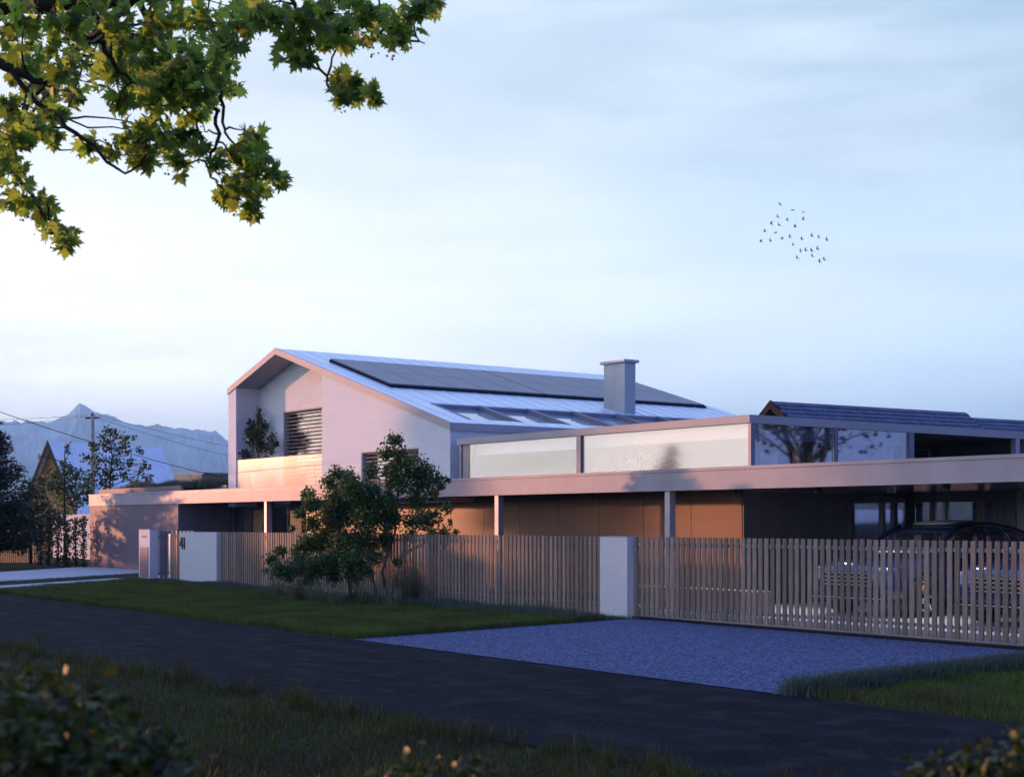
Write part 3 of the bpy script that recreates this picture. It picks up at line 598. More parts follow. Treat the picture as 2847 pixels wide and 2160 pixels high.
# ================================================================== CARS
def loft(secs, name, m, parent, closed=True, smooth=True, sub=1):
    n = len(secs[0]); V = [v for s_ in secs for v in s_]; Fc = []
    for i in range(len(secs) - 1):
        for k in range(n if closed else n - 1): Fc.append((i * n + k, i * n + (k + 1) % n, (i + 1) * n + (k + 1) % n, (i + 1) * n + k))
    me = bpy.data.meshes.new(name)
    if closed: Fc += [tuple(reversed(range(n))), tuple((len(secs) - 1) * n + k for k in range(n))]
    me.from_pydata(V, [], Fc); me.update(); o = link(name, me, m, parent, smooth)
    if sub: s_ = o.modifiers.new('sub', 'SUBSURF'); s_.levels = s_.render_levels = sub
    return o
def car(label):
    # local axes: front towards -Y, origin on the ground under the middle
    t = thing('parked_car', (0, 0, 0), label, 'car', 'dark cars parked in the carport')
    # body stations: y, bottom z, belt/hood z, half width
    st = [(-2.44, .42, .62, .62), (-2.42, .34, .80, .80), (-2.28, .26, .94, .92), (-1.9, .24, 1.02, .965), (-1.3, .24, 1.08, .975), (-.95, .24, 1.11, .975), (-.3, .24, 1.12, .975), (.6, .24, 1.13, .98), (1.3, .25, 1.13, .985), (1.9, .28, 1.12, .965), (2.25, .34, 1.08, .91), (2.42, .42, 1.0, .82), (2.45, .5, .9, .7)]
    secs = []
    for y, zb, zt, w in st:
        h = zt - zb; half = [(w * .0, zb), (w * .8, zb), (w * .97, zb + .12 * h), (w, zb + .42 * h), (w * .985, zb + .66 * h), (w * .93, zb + .90 * h), (w * .80, zt - .02), (w * .45, zt + .02), (0, zt + .03)]
        pts = [(x, z) for x, z in half] + [(-x, z) for x, z in reversed(half[1:-1])]
        secs.append([(x, y, z) for x, z in pts])
    body = loft(secs, 'body', M['navy'], t)
    # greenhouse glass and roof
    gs = [(-1.02, 1.10, 1.11, .80, .78), (-.62, 1.10, 1.36, .84, .70), (-.28, 1.10, 1.54, .86, .66), (.1, 1.11, 1.63, .87, .64), (.6, 1.12, 1.665, .875, .63), (1.2, 1.12, 1.64, .87, .615), (1.7, 1.12, 1.57, .855, .59), (2.05, 1.11, 1.48, .83, .56), (2.28, 1.09, 1.22, .80, .62), (2.36, 1.08, 1.09, .76, .7)]
    secs = []
    for y, z0, z1, w0, w1 in gs:
        half = [(0, z0), (w0, z0), (w0 * .99, z0 + .3 * (z1 - z0)), (w0 + (w1 - w0) * .75, z0 + .82 * (z1 - z0)), (w1, z1 - .02), (w1 * .5, z1 + .012), (0, z1 + .018)]
        secs.append([(x, y, z) for x, z in half] + [(-x, y, z) for x, z in reversed(half[1:-1])])
    loft(secs, 'cabin_glass', M['carglass'], t, sub=1)
    rs = []
    for y, z1, w1 in ((-.36, 1.505, .60), (-.2, 1.575, .70), (.1, 1.645, .70), (.6, 1.685, .69), (1.2, 1.665, .675), (1.7, 1.60, .65), (2.1, 1.50, .62), (2.32, 1.44, .58)):
        half = [(0, z1 - .03), (w1 * .95, z1 - .075), (w1 * 1.03, z1 - .045), (w1 * .85, z1), (0, z1 + .022)]
        rs.append([(x, y, z) for x, z in half] + [(-x, y, z) for x, z in reversed(half[1:-1])])
    rf = loft(rs, 'roof', M['navy'], t)
    loft([[(-.42, y, z), (.42, y, z), (.42, y, z + .01), (-.42, y, z + .01)] for y, z in ((-.1, 1.632), (.3, 1.684), (.8, 1.702), (1.2, 1.69))], 'sunroof', M['roofmetal'], rf, sub=0)
    for s in (-1, 1):
        def pil_(b_): b_.build('pillar', M['navy'], t, smooth=True, local=True)
        pil_(MB().tube([(s * .81, -1.0, 1.10), (s * .745, -.62, 1.36), (s * .70, -.30, 1.53), (s * .675, -.1, 1.60)], [.05, .045, .04, .035], 6))
        pil_(MB().tube([(s * .872, .33, 1.11), (s * .80, .40, 1.40), (s * .665, .48, 1.63)], .045, 6))
        pil_(MB().tube([(s * .868, 1.25, 1.11), (s * .80, 1.18, 1.40), (s * .66, 1.08, 1.62)], .04, 6))
        pil_(MB().tube([(s * .85, 2.2, 1.11), (s * .75, 2.1, 1.32), (s * .62, 1.95, 1.52)], [.12, .10, .08], 6))
        MB().tube([(s * .872, -.98, 1.115), (s * .83, -.70, 1.33), (s * .775, -.40, 1.475), (s * .735, -.05, 1.565), (s * .715, .4, 1.605), (s * .71, .9, 1.60), (s * .715, 1.35, 1.555), (s * .74, 1.7, 1.47), (s * .79, 1.98, 1.34), (s * .85, 2.14, 1.2), (s * .875, 2.16, 1.125), (s * .89, 1.6, 1.125), (s * .89, .6, 1.13), (s * .885, -.5, 1.12)], .019, 6).build('window_trim', M['chrome'], t, smooth=True, local=True)
        # mirrors
        mb = MB(); mb.lathe([(.05, -.10), (.085, -.06), (.09, .03), (.07, .08), (.03, .10)], (s * 1.0, -.55, 1.12), 10); mb.build('mirror', M['navy'], t, smooth=True, local=True)
        # lamps
        hl = MB(); hl.lathe([(.05, -.06), (.12, -.02), (.13, .02), (.07, .06)], (s * .68, -2.27, .83), 12); ob = hl.build('headlight', M['lens'], t, smooth=True, local=True)
        for y in (-1.50, 1.46):
            wb = MB().lathe([(.36, -.12), (.375, -.10), (.375, .10), (.36, .12)], (s * .86, y, .375), 28, axis='x'); wh = wb.build('wheel', M['rubber'], t, local=True)
            MB().lathe([(.27, -.002), (.275, .004)], (s * .985, y, .375), 24, axis='x').build('rim_well', M['black'], wh, local=True)
            rb = MB()
            for k in range(10):
                a = 2 * math.pi * (k // 2) / 5 + (.13 if k % 2 else -.13); rb.tube([(s * 1.0, y + .05 * math.cos(a), .375 + .05 * math.sin(a)), (s * 1.0, y + .26 * math.cos(a), .375 + .26 * math.sin(a))], .014, 5)
            rb.tube([(s * 1.0, y + .27 * math.cos(q * math.pi / 12), .375 + .27 * math.sin(q * math.pi / 12)) for q in range(25)], .012, 5); rb.build('rim', M['chrome'], wh, local=True)
            cb = MB(); cb.tube([(s * .99, y + .19 * math.cos(a), .375 + .19 * math.sin(a)) for a in (1.9, 2.2, 2.5, 2.8)], .04, 6); cb.build('brake_caliper', M['caliper'], wh, local=True)
            ar = MB(); ar.tube([(s * .955, y + .43 * math.cos(a), .375 + .43 * math.sin(a)) for a in np.linspace(.05, math.pi - .05, 13)], .035, 6); ar.build('wheel_arch', M['black'], t, smooth=True, local=True)
    gr = MB().box(-.48, .48, -2.47, -2.40, .50, .80).build('grille', M['black'], t, local=True)
    gb = MB()
    for z in (.56, .63, .70, .77): gb.box(-.47, .47, -2.485, -2.472, z, z + .018)
    gb.build('grille_bar', M['chrome'], gr, local=True)
    lb = MB().box(-.82, .82, -2.43, -2.36, .30, .42).build('bumper_intake', M['black'], t, local=True)
    MB().box(-.80, .80, -2.445, -2.432, .33, .348).build('bumper_trim', M['chrome'], lb, local=True)
    for x in (-.38, .38):
        sb = MB(); sb.tube([(x, .15, .75), (x, .2, 1.0), (x, .3, 1.3)], [.2, .22, .17], 8).tube([(x, .31, 1.34), (x, .33, 1.48)], [.12, .1], 8); sb.build('seat', M['seat'], t, smooth=True, local=True)
    for x in (-.38, .38):
        sb = MB(); sb.tube([(x, 1.15, .75), (x, 1.2, 1.0), (x, 1.25, 1.3)], [.2, .22, .15], 8); sb.build('seat', M['seat'], t, smooth=True, local=True)
    return t
c1 = car('dark blue car behind the gate with its whole cabin above the slats')
c1.location = (-16.85, 22.3, .09)
c2 = copy_tree(c1); c2.location = (-13.65, 22.1, .09); c2['label'] = 'dark blue car at the right edge, only its front seen through the slats'

# ================================================================== FAR BUILDINGS, POLE, WIRES
def gable_house(name, P0, P1, half, drop, wallh, label, mr_, mw, mg, over=.5, tiles=False):
    """P0-P1 ridge ends, P0 nearer"""
    d = (P1 - P0); d.z = 0; L = d.length; d.normalize(); u = Vector((d.y, -d.x, 0))
    t = thing(name, (P0.x, P0.y, 0), label, 'house'); zt = P0.z
    def q(a, s_, z): v = P0 + d * a + u * s_; return (v.x, v.y, z)
    hw = half - over; zw = zt - drop * hw / half - .2
    b = MB(); b.v += [q(over, -hw, 0), q(over, hw, 0), q(over, hw, zw), q(over, 0, zt - .2), q(over, -hw, zw)]; b.v += [q(L - over, -hw, 0), q(L - over, hw, 0), q(L - over, hw, zw), q(L - over, 0, zt - .2), q(L - over, -hw, zw)]
    b.f += [(0, 1, 2, 3, 4), (9, 8, 7, 6, 5), (1, 6, 7, 2), (5, 0, 4, 9), (2, 7, 8, 3), (3, 8, 9, 4)]; b.build('wall', mw, t)
    roof = None
    for s_ in (1, -1):
        b = MB(); n = 1 if not tiles else max(2, int(math.hypot(half, drop) / .29))
        for i in range(n):
            a0, a1 = i / n, (i + 1) / n; e = .045 if tiles else .0
            z0, z1 = zt - drop * a0, zt - drop * a1
            if tiles:
                m_ = int(L / .33)
                for j in range(m_):
                    y0 = j * L / m_ + (.5 * L / m_ if i % 2 else 0) ; y1 = y0 + L / m_ - .022
                    if y1 > L: y1 = L
                    jit = random.uniform(0, .012)
                    b.hexa([q(y0, s_ * half * a0, z0 - .05), q(y1, s_ * half * a0, z0 - .05), q(y1, s_ * half * a1, z1 - .05), q(y0, s_ * half * a1, z1 - .05), q(y0, s_ * half * a0, z0), q(y1, s_ * half * a0, z0), q(y1, s_ * half * a1, z1 + e + jit), q(y0, s_ * half * a1, z1 + e + jit)])
            else:
                b.hexa([q(0, 0, z0 - .18), q(L, 0, z0 - .18), q(L, s_ * half * a1, z1 - .18), q(0, s_ * half * a1, z1 - .18), q(0, 0, z0), q(L, 0, z0), q(L, s_ * half * a1, z1), q(0, s_ * half * a1, z1)])
        b.build('roof_slope', mr_, t)
        b = MB(); b.hexa([q(-.06, 0, zt - .32), q(-.005, 0, zt - .32), q(-.005, s_ * half, zt - drop - .30), q(-.06, s_ * half, zt - drop - .30), q(-.06, 0, zt + .04), q(-.005, 0, zt + .04), q(-.005, s_ * half, zt - drop + .06), q(-.06, s_ * half, zt - drop + .06)]); b.build('barge_board', mg, t)
    return t, q
M['tin'] = mat('pale_tin_roof', (.86, .88, .90), .6, metal=.0, var=.06, vs=2)
M['pine'] = mat('pine_boards', (.30, .15, .05), .7, var=.25, vs=4, stretch=(5, 5, .5))
M['tile'] = mat('slate_blue_tile', (.055, .065, .13), .6, var=.15, vs=3); islandvar(M['tile'], .75, 1.3)
M['stonewall'] = mat('stone_render', (.36, .32, .24), .9, var=.25, vs=2)
P0 = atD(133, 1226, 90); P1 = atD(449, 1245.6, 98.5); P1.z = P0.z
t, q = gable_house('gabled_house', P0, P1, 3.4, 6.0, 1, 'steep chalet with pale tin roof and timber gable beyond the left trees', M['tin'], M['pine'], M['barkdark'], over=.35)
P0 = atD(2143.6, 1115, 60); P1 = atD(2685, 1146.5, 60 * 338 / 306.5); P1.z = P0.z
t, q = gable_house('tiled_house', P0, P1, 4.6, 3.7, 3, 'house with a blue-grey tiled gable roof behind the glazed block', M['tile'], M['black'], M['black'], over=.6, tiles=True)
P2 = P1 + (P1 - P0).normalized() * .02; P2.z = P0.z - .22; P3 = P2 + (P1 - P0).normalized() * 12
gable_house('tiled_house', P2, P3, 4.6, 3.7, 3, 'second tiled roof, slightly lower, running off the right edge', M['tile'], M['black'], M['black'], over=.1, tiles=True)
P0 = atD(484, 1316, 125); P1 = atD(560, 1317, 123); t = thing('distant_building', (P0.x, P0.y, 0), 'low pale stone building beyond the grassed roof', 'building')
d = (P1 - P0).normalized(); n = Vector((-d.y, d.x, 0)); b = MB(); a0, a1 = P0, P1
b.prism([((a0).x, (a0).y), ((a1).x, (a1).y), ((a1 + n * 5).x, (a1 + n * 5).y), ((a0 + n * 5).x, (a0 + n * 5).y)], 0, P0.z - .15); b.build('wall', M['stonewall'], t)
b = MB(); e = d * .3; b.prism([((a0 - e).x, (a0 - e).y), ((a1 + e).x, (a1 + e).y), ((a1 + e + n * 5).x, (a1 + e + n * 5).y), ((a0 - e + n * 5).x, (a0 - e + n * 5).y)], P0.z - .149, P0.z + .03); b.build('roof', M['frame'], t)
# utility pole
PT = atD(257, 1155, 78); t = thing('utility_pole', (PT.x, PT.y, 0), 'grey concrete utility pole with a short crossarm, rising behind the trees', 'pole')
MB().tube([(PT.x, PT.y, 0), (PT.x, PT.y, PT.z)], [.17, .09], 10).build('pole', M['stonewall'], t, smooth=True)
rd = Vector((.5954, .8034, 0)); b = MB(); b.tube([PT - rd * .38 - Vector((0, 0, .15)), PT + rd * .38 - Vector((0, 0, .12))], .045, 6); b.tube([PT + Vector((0, 0, -.1)), PT + Vector((0, 0, .12))], .06, 6); b.build('crossarm', M['black'], t)
for s_ in (-.36, -.12, .14, .36):
    q_ = PT + rd * s_; MB().lathe([(.05, -.12), (.065, -.05), (.03, 0), (.055, .03), (.03, .1)], (q_.x, q_.y, q_.z), 8).build('insulator', M['white'], t, smooth=True)
def wire(a, c, sag, rad, label):
    pts = [a.lerp(c, i / 24) - Vector((0, 0, sag * 4 * (i / 24) * (1 - i / 24))) for i in range(25)]
    o = MB().tube(pts, rad, 5).build('power_line', M['black']); tag(o, label, 'cable', 'overhead power lines')
wire(atD(-260, 1050, 40), atD(1000, 1395, 58), .5, .012, 'thick dark cable sloping down to the right in front of the pole')
wire(PT + rd * -.36, atD(-700, 1130, 110), .6, .010, 'upper thin cable running left from the pole'); wire(PT + rd * .36, atD(-700, 1150, 100), .8, .010, 'lower thin cable running left from the pole')
wire(PT + rd * .36, atD(1100, 1290, 120), .7, .010, 'upper thin cable running right from the pole'); wire(PT + rd * -.12, atD(1200, 1330, 120), 1.1, .010, 'lower thin cable running right from the pole')

# ================================================================== MOUNTAINS
pts = [(-900, 330), (-500, 300), (0, 305), (60, 318), (105, 300), (155, 325), (195, 300), (260, 312), (350, 320), (400, 300), (450, 282), (500, 250), (545, 200), (570, 181), (600, 190), (660, 225), (710, 255), (790, 265), (850, 295), (910, 320), (960, 330), (1060, 345), (1130, 330), (1180, 342), (1240, 362), (1300, 355), (1380, 378), (1420, 368), (1490, 382), (1550, 380), (1600, 420), (1640, 455), (1800, 520), (2400, 600), (3500, 680)]
spx = np.array([p[0] / 2.5815 for p in pts]); spy = np.array([1050 + p[1] / 2.5815 for p in pts])
DM = 8000.; nx, ny = 520, 150
pxs = np.linspace(-300, 1300, nx); prof = np.interp(pxs, spx, spy)
def n1d(x, s): return np.interp(x, np.arange(0, 4000), np.random.default_rng(s).normal(size=4000))
prof = prof + 1.2 * n1d((pxs + 400) / 6, 3) + .7 * n1d((pxs + 400) / 2.5, 4)
ridge = (CY - prof) / F_ * DM
V = np.zeros((ny, nx, 3)); az = (pxs - CX) / F_
def vnoise(u, v, s):
    g = np.random.default_rng(s).random((400, 400)); iu = np.floor(u).astype(int) % 399; iv = np.floor(v).astype(int) % 399; fu = u - np.floor(u); fv = v - np.floor(v); fu = fu * fu * (3 - 2 * fu); fv = fv * fv * (3 - 2 * fv)
    return (g[iv, iu] * (1 - fu) + g[iv, iu + 1] * fu) * (1 - fv) + (g[iv + 1, iu] * (1 - fu) + g[iv + 1, iu + 1] * fu) * fv
for j in range(ny):
    s_ = j / (ny - 1); D_ = DM - 3600 * s_ + 1200 * max(0, (0 - s_))
    x = pxs * .055 + 2.5 * s_; fall = (1 - s_) ** 1.55
    gl = sum(abs(vnoise(x * k + 30 + 6 * s_, np.full(nx, s_ * 5 * k + 40), 11 + k) - .5) * 2 / k ** .9 for k in (1, 2, 4, 9)) / 2.2
    z = ridge * fall * (1 - .55 * (gl - .0) * min(1, 3.5 * s_)) + 10 * vnoise(x * 6, np.full(nx, s_ * 40 + 3.), 77) * min(1, s_ * 8)
    Dv = D_ + 160 * (gl - .4) * min(1, s_ * 5)
    V[j, :, 0] = (.5954 * az - .8034) * Dv; V[j, :, 1] = (.8034 * az + .5954) * Dv; V[j, :, 2] = z - 20 * s_
idx = np.arange(nx * ny).reshape(ny, nx); Fa = np.stack([idx[1:, :-1], idx[1:, 1:], idx[:-1, 1:], idx[:-1, :-1]], -1).reshape(-1, 4)
def mountmat():
    m = mat('mountain_rock', (.55, .52, .54), .95, var=.45, vs=.006, spec=.1); t = m.node_tree; b = t.nodes['Principled BSDF']; src = b.inputs['Base Color'].links[0].from_socket
    g = N(t, 'ShaderNodeNewGeometry'); sp = N(t, 'ShaderNodeSeparateXYZ'); t.links.new(g.outputs['Position'], sp.inputs[0]); n = N(t, 'ShaderNodeTexNoise'); n.inputs['Scale'].default_value = .004; n.inputs['Detail'].default_value = 6; t.links.new(g.outputs['Position'], n.inputs['Vector'])
    ma = N(t, 'ShaderNodeMath', operation='MULTIPLY_ADD'); ma.inputs[1].default_value = 260; t.links.new(n.outputs['Fac'], ma.inputs[0]); t.links.new(sp.outputs['Z'], ma.inputs[2])
    r_ = N(t, 'ShaderNodeMapRange'); r_.inputs['From Min'].default_value = 320; r_.inputs['From Max'].default_value = 430; t.links.new(ma.outputs[0], r_.inputs['Value'])
    mx = N(t, 'ShaderNodeMix', data_type='RGBA'); mx.inputs['A'].default_value = (.06, .09, .08, 1); t.links.new(r_.outputs[0], mx.inputs['Factor']); t.links.new(src, mx.inputs['B']); t.links.new(mx.outputs['Result'], b.inputs['Base Color']); return m
o = arrays('mountains', V.reshape(-1, 3), Fa, mountmat(), smooth=False); tag(o, kind='structure')
# ================================================================== BIRDS
bz = [(793, 330, -.6, .35), (1025, 430, .25, .1), (1230, 472, .05, .05), (747, 555, -.9, .4), (920, 620, -.6, 1.1), (1225, 610, .0, 1.2), (632, 695, .2, 1.2), (775, 712, -.6, .3), (1075, 748, .5, 1.1), (503, 832, -.5, 1.1), (705, 856, .3, .3), (975, 925, -1.1, .3), (438, 1022, .4, 1.), (610, 1003, -.9, .4), (832, 972, .4, .9), (1197, 970, -.8, .4), (1385, 912, -.9, .5), (1512, 937, -.8, .5), (1664, 982, -1., .3), (1035, 1083, -.9, .6), (1175, 1195, -1., .3), (1267, 1178, -1., .5), (1380, 1185, -.8, .3), (1490, 1155, -.9, .5), (1392, 1288, -.8, .4), (1113, 1325, -.7, .4), (1530, 1383, -1.1, .2), (1617, 1350, -.8, .3)]
BIRDS = ['topmost bird of the flock, wings slanting down to the right', 'small bird with bent wings, second from the top', 'topmost right bird gliding with long level wings', 'bird below the topmost one, wings swept back', 'bird with one wing raised, just right of the swept one', 'small bird with wings in a V at the right of the upper group', 'bird with both wings raised in a wide V, upper left', 'bird with stiff slanting wings in the upper left group', 'small bird turning with a raised wing near the middle', 'stocky bird with a raised left wing near the left side', 'bird with a shallow bent wing line left of centre', 'narrow-winged bird at the middle of the flock', 'leftmost bird of the flock, flapping with one wing up', 'second lowest left bird, wings slanting steeply', 'bird with a long raised right wing left of centre', 'bird with spread wings right of centre', 'first bird of the right-hand row of three', 'second bird of the right-hand row of three', 'rightmost bird of the flock', 'bird with hunched wings below the middle', 'leftmost bird of the lower row of four', 'second bird of the lower row of four', 'third and smallest bird of the lower row of four', 'fourth bird of the lower row, highest of them', 'small bird below the lower row, to the right', 'small bird below the lower row, to the left', 'lowest bird of the flock, wings nearly upright', 'large bird just above the lowest one']
M['bird'] = mat('dark_feathers', (.03, .03, .035), .8)
Fw = Vector((-.8034, .5954, 0)); Up = Vector((0, 0, 1))
for i, (zx, zy, roll, dih) in enumerate(bz):
    c = atD(2050 + zx / 6.713, 520 + zy / 6.713, 150 + random.uniform(-12, 12))
    root = bpy.data.objects.new('bird', None)
    b = MB(); sp = .30
    b.tube([(-.17, 0, 0), (-.10, 0, 0), (0, 0, .0), (.10, 0, .01), (.15, 0, .015), (.18, 0, .01)], [.035, .03, .048, .04, .025, .006], 8)
    for s_ in (-1, 1):
        ca, sa = math.cos(dih), math.sin(dih)
        P = [(.08, 0, 0), (-.07, 0, 0), (.11, .5, .25), (-.03, .5, .25), (.02, 1, 0.1), (-.03, 1, .1)]
        k = len(b.v)
        for (x, l, h) in P: b.v.append((x - .03 * l, s_ * (l * sp * ca), l * sp * sa - h * .12 * (1 - dih)))
        for (x, l, h) in P: b.v.append((x - .03 * l, s_ * (l * sp * ca), l * sp * sa - h * .12 * (1 - dih) + .008))
        b.f += [(k, k + 1, k + 3, k + 2), (k + 2, k + 3, k + 5, k + 4), (k + 6, k + 8, k + 9, k + 7), (k + 8, k + 10, k + 11, k + 9), (k, k + 2, k + 8, k + 6), (k + 2, k + 4, k + 10, k + 8), (k + 1, k + 7, k + 9, k + 3), (k + 3, k + 9, k + 11, k + 5), (k + 4, k + 5, k + 11, k + 10)]
    b.hexa([(-.28, -.05, -.005), (-.16, -.02, -.005), (-.16, .02, -.005), (-.28, .05, -.005), (-.28, -.05, .005), (-.16, -.02, .008), (-.16, .02, .008), (-.28, .05, .005)])
    o = b.build('bird', M['bird']); bpy.data.objects.remove(root)
    o.location = c
    # flying away to the upper left, wings spread roughly across the view
    head = (Vector((-.5954, -.8034, 0)) * .55 + Fw * .6 + Up * .25).normalized(); rightv = head.cross(Up).normalized(); upv = rightv.cross(head)
    mrot = Matrix((head, -rightv, upv)).transposed().to_4x4() @ Matrix.Rotation(-roll, 4, 'X')
    o.rotation_euler = mrot.to_euler()
    tag(o, BIRDS[i], 'bird', 'flock of dark birds in the sky')
# ================================================================== FOLIAGE HELPERS
LOBED = ([(0, 0), (.30, .02), (.52, .28), (.30, .42), (.40, .74), (.14, .66), (0, 1.0), (-.14, .66), (-.40, .74), (-.30, .42), (-.52, .28), (-.30, .02)], (0, .38))
MAPLE_ = [(0, 0), (.10, .03), (.30, -.06), (.34, .06), (.50, .02), (.44, .16), (.66, .34), (.46, .38), (.34, .36), (.50, .56), (.58, .76), (.40, .68), (.22, .60), (.24, .80), (.12, .78), (0, 1.08)]
MAPLE = (MAPLE_ + [(-x, y) for x, y in reversed(MAPLE_[1:-1])], (0, .34))
SIMPLE = ([(0, 0), (.33, .35), (.22, .75), (0, 1), (-.22, .75), (-.33, .35)], (0, .45))
def leaves(name, P, size, shape, m, parent, fold=.25, droop=.4, flat=.0, r_=rng):
    P = np.asarray(P, dtype=float); n = len(P); ol, ce = shape; k = len(ol)
    L = np.array([ce] + list(ol)); x, y = L[:, 0], L[:, 1]
    t = r_.normal(size=(n, 3)); t[:, 2] = t[:, 2] * .5 - droop; t /= np.linalg.norm(t, axis=1)[:, None]
    a = r_.normal(size=(n, 3)); a[:, 2] += flat * 3; nn = a - (a * t).sum(1)[:, None] * t; nn /= np.linalg.norm(nn, axis=1)[:, None]
    s_ = np.cross(t, nn); sz = size * r_.uniform(.6, 1.25, n)
    curl = r_.uniform(-.35, .35, n)
    h = fold * np.abs(x)[None, :] * r_.uniform(.2, 1.6, n)[:, None] + curl[:, None] * (y[None, :] - .3) ** 2
    V = P[:, None, :] + sz[:, None, None] * (s_[:, None, :] * x[None, :, None] + t[:, None, :] * y[None, :, None] + nn[:, None, :] * h[:, :, None])
    base = (np.arange(n) * (k + 1))[:, None]
    i = np.arange(k); tri = np.stack([np.zeros(k, int), 1 + i, 1 + (i + 1) % k], 1)
    Fc = (base[:, :, None] + tri[None]).reshape(-1, 3)
    return arrays(name, V.reshape(-1, 3), Fc, m, parent)
def inblob(c, r, n, sq=1.0, r_=rng):
    v = r_.normal(size=(n, 3)); v /= np.linalg.norm(v, axis=1)[:, None]; v *= (r_.random(n) ** .45)[:, None] * r
    v[:, 2] *= sq; return np.array(c)[None, :] + v
def limb(b, a, c, r0, r1, sag=.1, n=5, seg=6):
    a, c = Vector(a), Vector(c); L = (c - a).length
    off = Vector((random.uniform(-1, 1), random.uniform(-1, 1), random.uniform(.2, 1))) * sag * L
    pts = []; rr = []
    for i in range(seg + 1):
        t = i / seg; p = a.lerp(c, t) + off * (4 * t * (1 - t)) + Vector((random.gauss(0, 1), random.gauss(0, 1), random.gauss(0, 1))) * .012 * L * (0 < i < seg)
        pts.append(p); rr.append(r0 + (r1 - r0) * t)
    b.tube(pts, rr, n); return pts
def plant(name, base, blobs, label, cat, leafm, barkm, lsize, dens, trunks, group=None, shape=LOBED, lname='crown', tname='trunk', trad=.03, sq=1., twig=.006, droop=.4, gap=0., fringe=.2):
    """blobs: [(point, radius)], trunks: list of polylines (world points)"""
    t = thing(name, base, label, cat, group)
    tb = MB(); nodes = []
    for tr in trunks:
        n = len(tr); tb.tube(tr, [trad * (1 - .75 * i / (n - 1)) + .003 for i in range(n)], 7)
        for a, c in zip(tr, tr[1:]):
            for f in (0, .33, .66): nodes.append(Vector(a).lerp(Vector(c), f))
        nodes.append(Vector(tr[-1]))
    P = []
    for c, r in blobs:
        c = Vector(c); low = [q for q in nodes if q.z < c.z + r * .3] or nodes
        o = min(low, key=lambda q: (q - c).length + .15 * abs(q.z - c.z + r))
        if (o - c).length > r * .3: limb(tb, o, c, twig * 2, twig * .8, .10, 5)
        for k in range(3):
            e = Vector(inblob(c, r * .9, 1)[0]); limb(tb, c, e, twig * .8, twig * .3, .1, 4, 3)
        n = max(6, int(dens * r * r)); p = np.concatenate([inblob(c, r * 1.0, n, sq), inblob(c, r * 1.45, int(n * fringe), sq)])
        if gap: p = p[np.sin(p[:, 0] * 17 + p[:, 2] * 13) + np.sin(p[:, 1] * 11 - p[:, 2] * 19) > -gap]
        P.append(p)
    tb.build(tname, barkm, t, smooth=True)
    leaves(lname, np.concatenate(P), lsize, shape, leafm, t, droop=droop)
    return t
def pb(lst, d, jit=.3, k=1.0):
    """blob list in pixels of the photograph at true distance d -> real positions and radii"""
    return [(atD(x, y, d + random.uniform(-jit, jit)), r * d / F_ * k) for x, y, r in lst]

# ================================================================== SHRUBS IN FRONT OF THE FENCE
D1 = 32.6
tall = [(1098, 1222, 22), (1073, 1258, 22), (1112, 1270, 25), (1033, 1307, 20), (1095, 1312, 34), (1157, 1304, 36), (1188, 1322, 28), (1222, 1336, 18), (1246, 1334, 8), (1117, 1343, 30), (1172, 1353, 32), (1210, 1368, 16), (1150, 1385, 20), (1080, 1350, 16), (1228, 1352, 10)]
mid = [(1163, 1400, 26), (1179, 1443, 32), (1210, 1437, 20), (1241, 1413, 15), (1253, 1450, 9), (1225, 1490, 30), (1194, 1490, 22), (1268, 1480, 9), (1204, 1524, 17), (1142, 1450, 24), (1142, 1488, 18), (1232, 1520, 12)]
left = [(934, 1315, 18), (962, 1328, 26), (915, 1340, 20), (977, 1353, 33), (1033, 1366, 28), (1077, 1380, 22), (937, 1380, 33), (1008, 1397, 40), (1070, 1412, 36), (962, 1428, 38), (919, 1428, 33), (1024, 1443, 42), (1086, 1443, 32), (853, 1374, 18), (831, 1427, 14), (868, 1401, 26), (868, 1455, 24), (925, 1455, 32), (898, 1500, 36), (962, 1510, 42), (1016, 1510, 38), (853, 1515, 30), (831, 1535, 22), (1070, 1498, 22), (812, 1468, 10)]
low = [(781, 1531, 17), (755, 1555, 18), (774, 1582, 24), (802, 1592, 26), (835, 1573, 34), (882, 1573, 38), (925, 1562, 38), (980, 1562, 36), (1016, 1590, 22), (925, 1604, 22), (1040, 1548, 22), (738, 1588, 8), (860, 1610, 22), (1106, 1562, 14), (980, 1605, 20)]
tp = lambda l, d=D1: [atD(x, y, d + dz) if y < 1655 else Vector((atD(x, y, d).x, atD(x, y, d).y, 0)) for x, y, dz in l]
plant('maple_shrub', tuple(Vector((*atD(1080, 1650, D1).xy, 0))), pb(tall, D1 + .2, .25), 'tall thin young tree rising over the wide blind window and canopy', 'tree', M['shrub'], M['bark'], .058, 7500,
      [tp([(1078, 1660, 0), (1062, 1590, 0), (1078, 1540, .1), (1098, 1480, .2), (1104, 1400, .2), (1106, 1330, .2), (1098, 1235, .2)])], trad=.038, gap=1.3, fringe=.45)
plant('maple_shrub', tuple(Vector((*atD(1100, 1650, D1).xy, 0))), pb(mid, D1 - .1, .3), 'airy leaning shrub reaching right along the slat fence', 'shrub', M['shrub'], M['bark'], .058, 7500,
      [tp([(1084, 1660, 0), (1108, 1590, 0), (1120, 1540, 0), (1145, 1500, 0), (1180, 1450, 0)]), tp([(1120, 1540, 0), (1190, 1505, 0), (1225, 1490, 0)])], trad=.032, gap=1.2, fringe=.45)
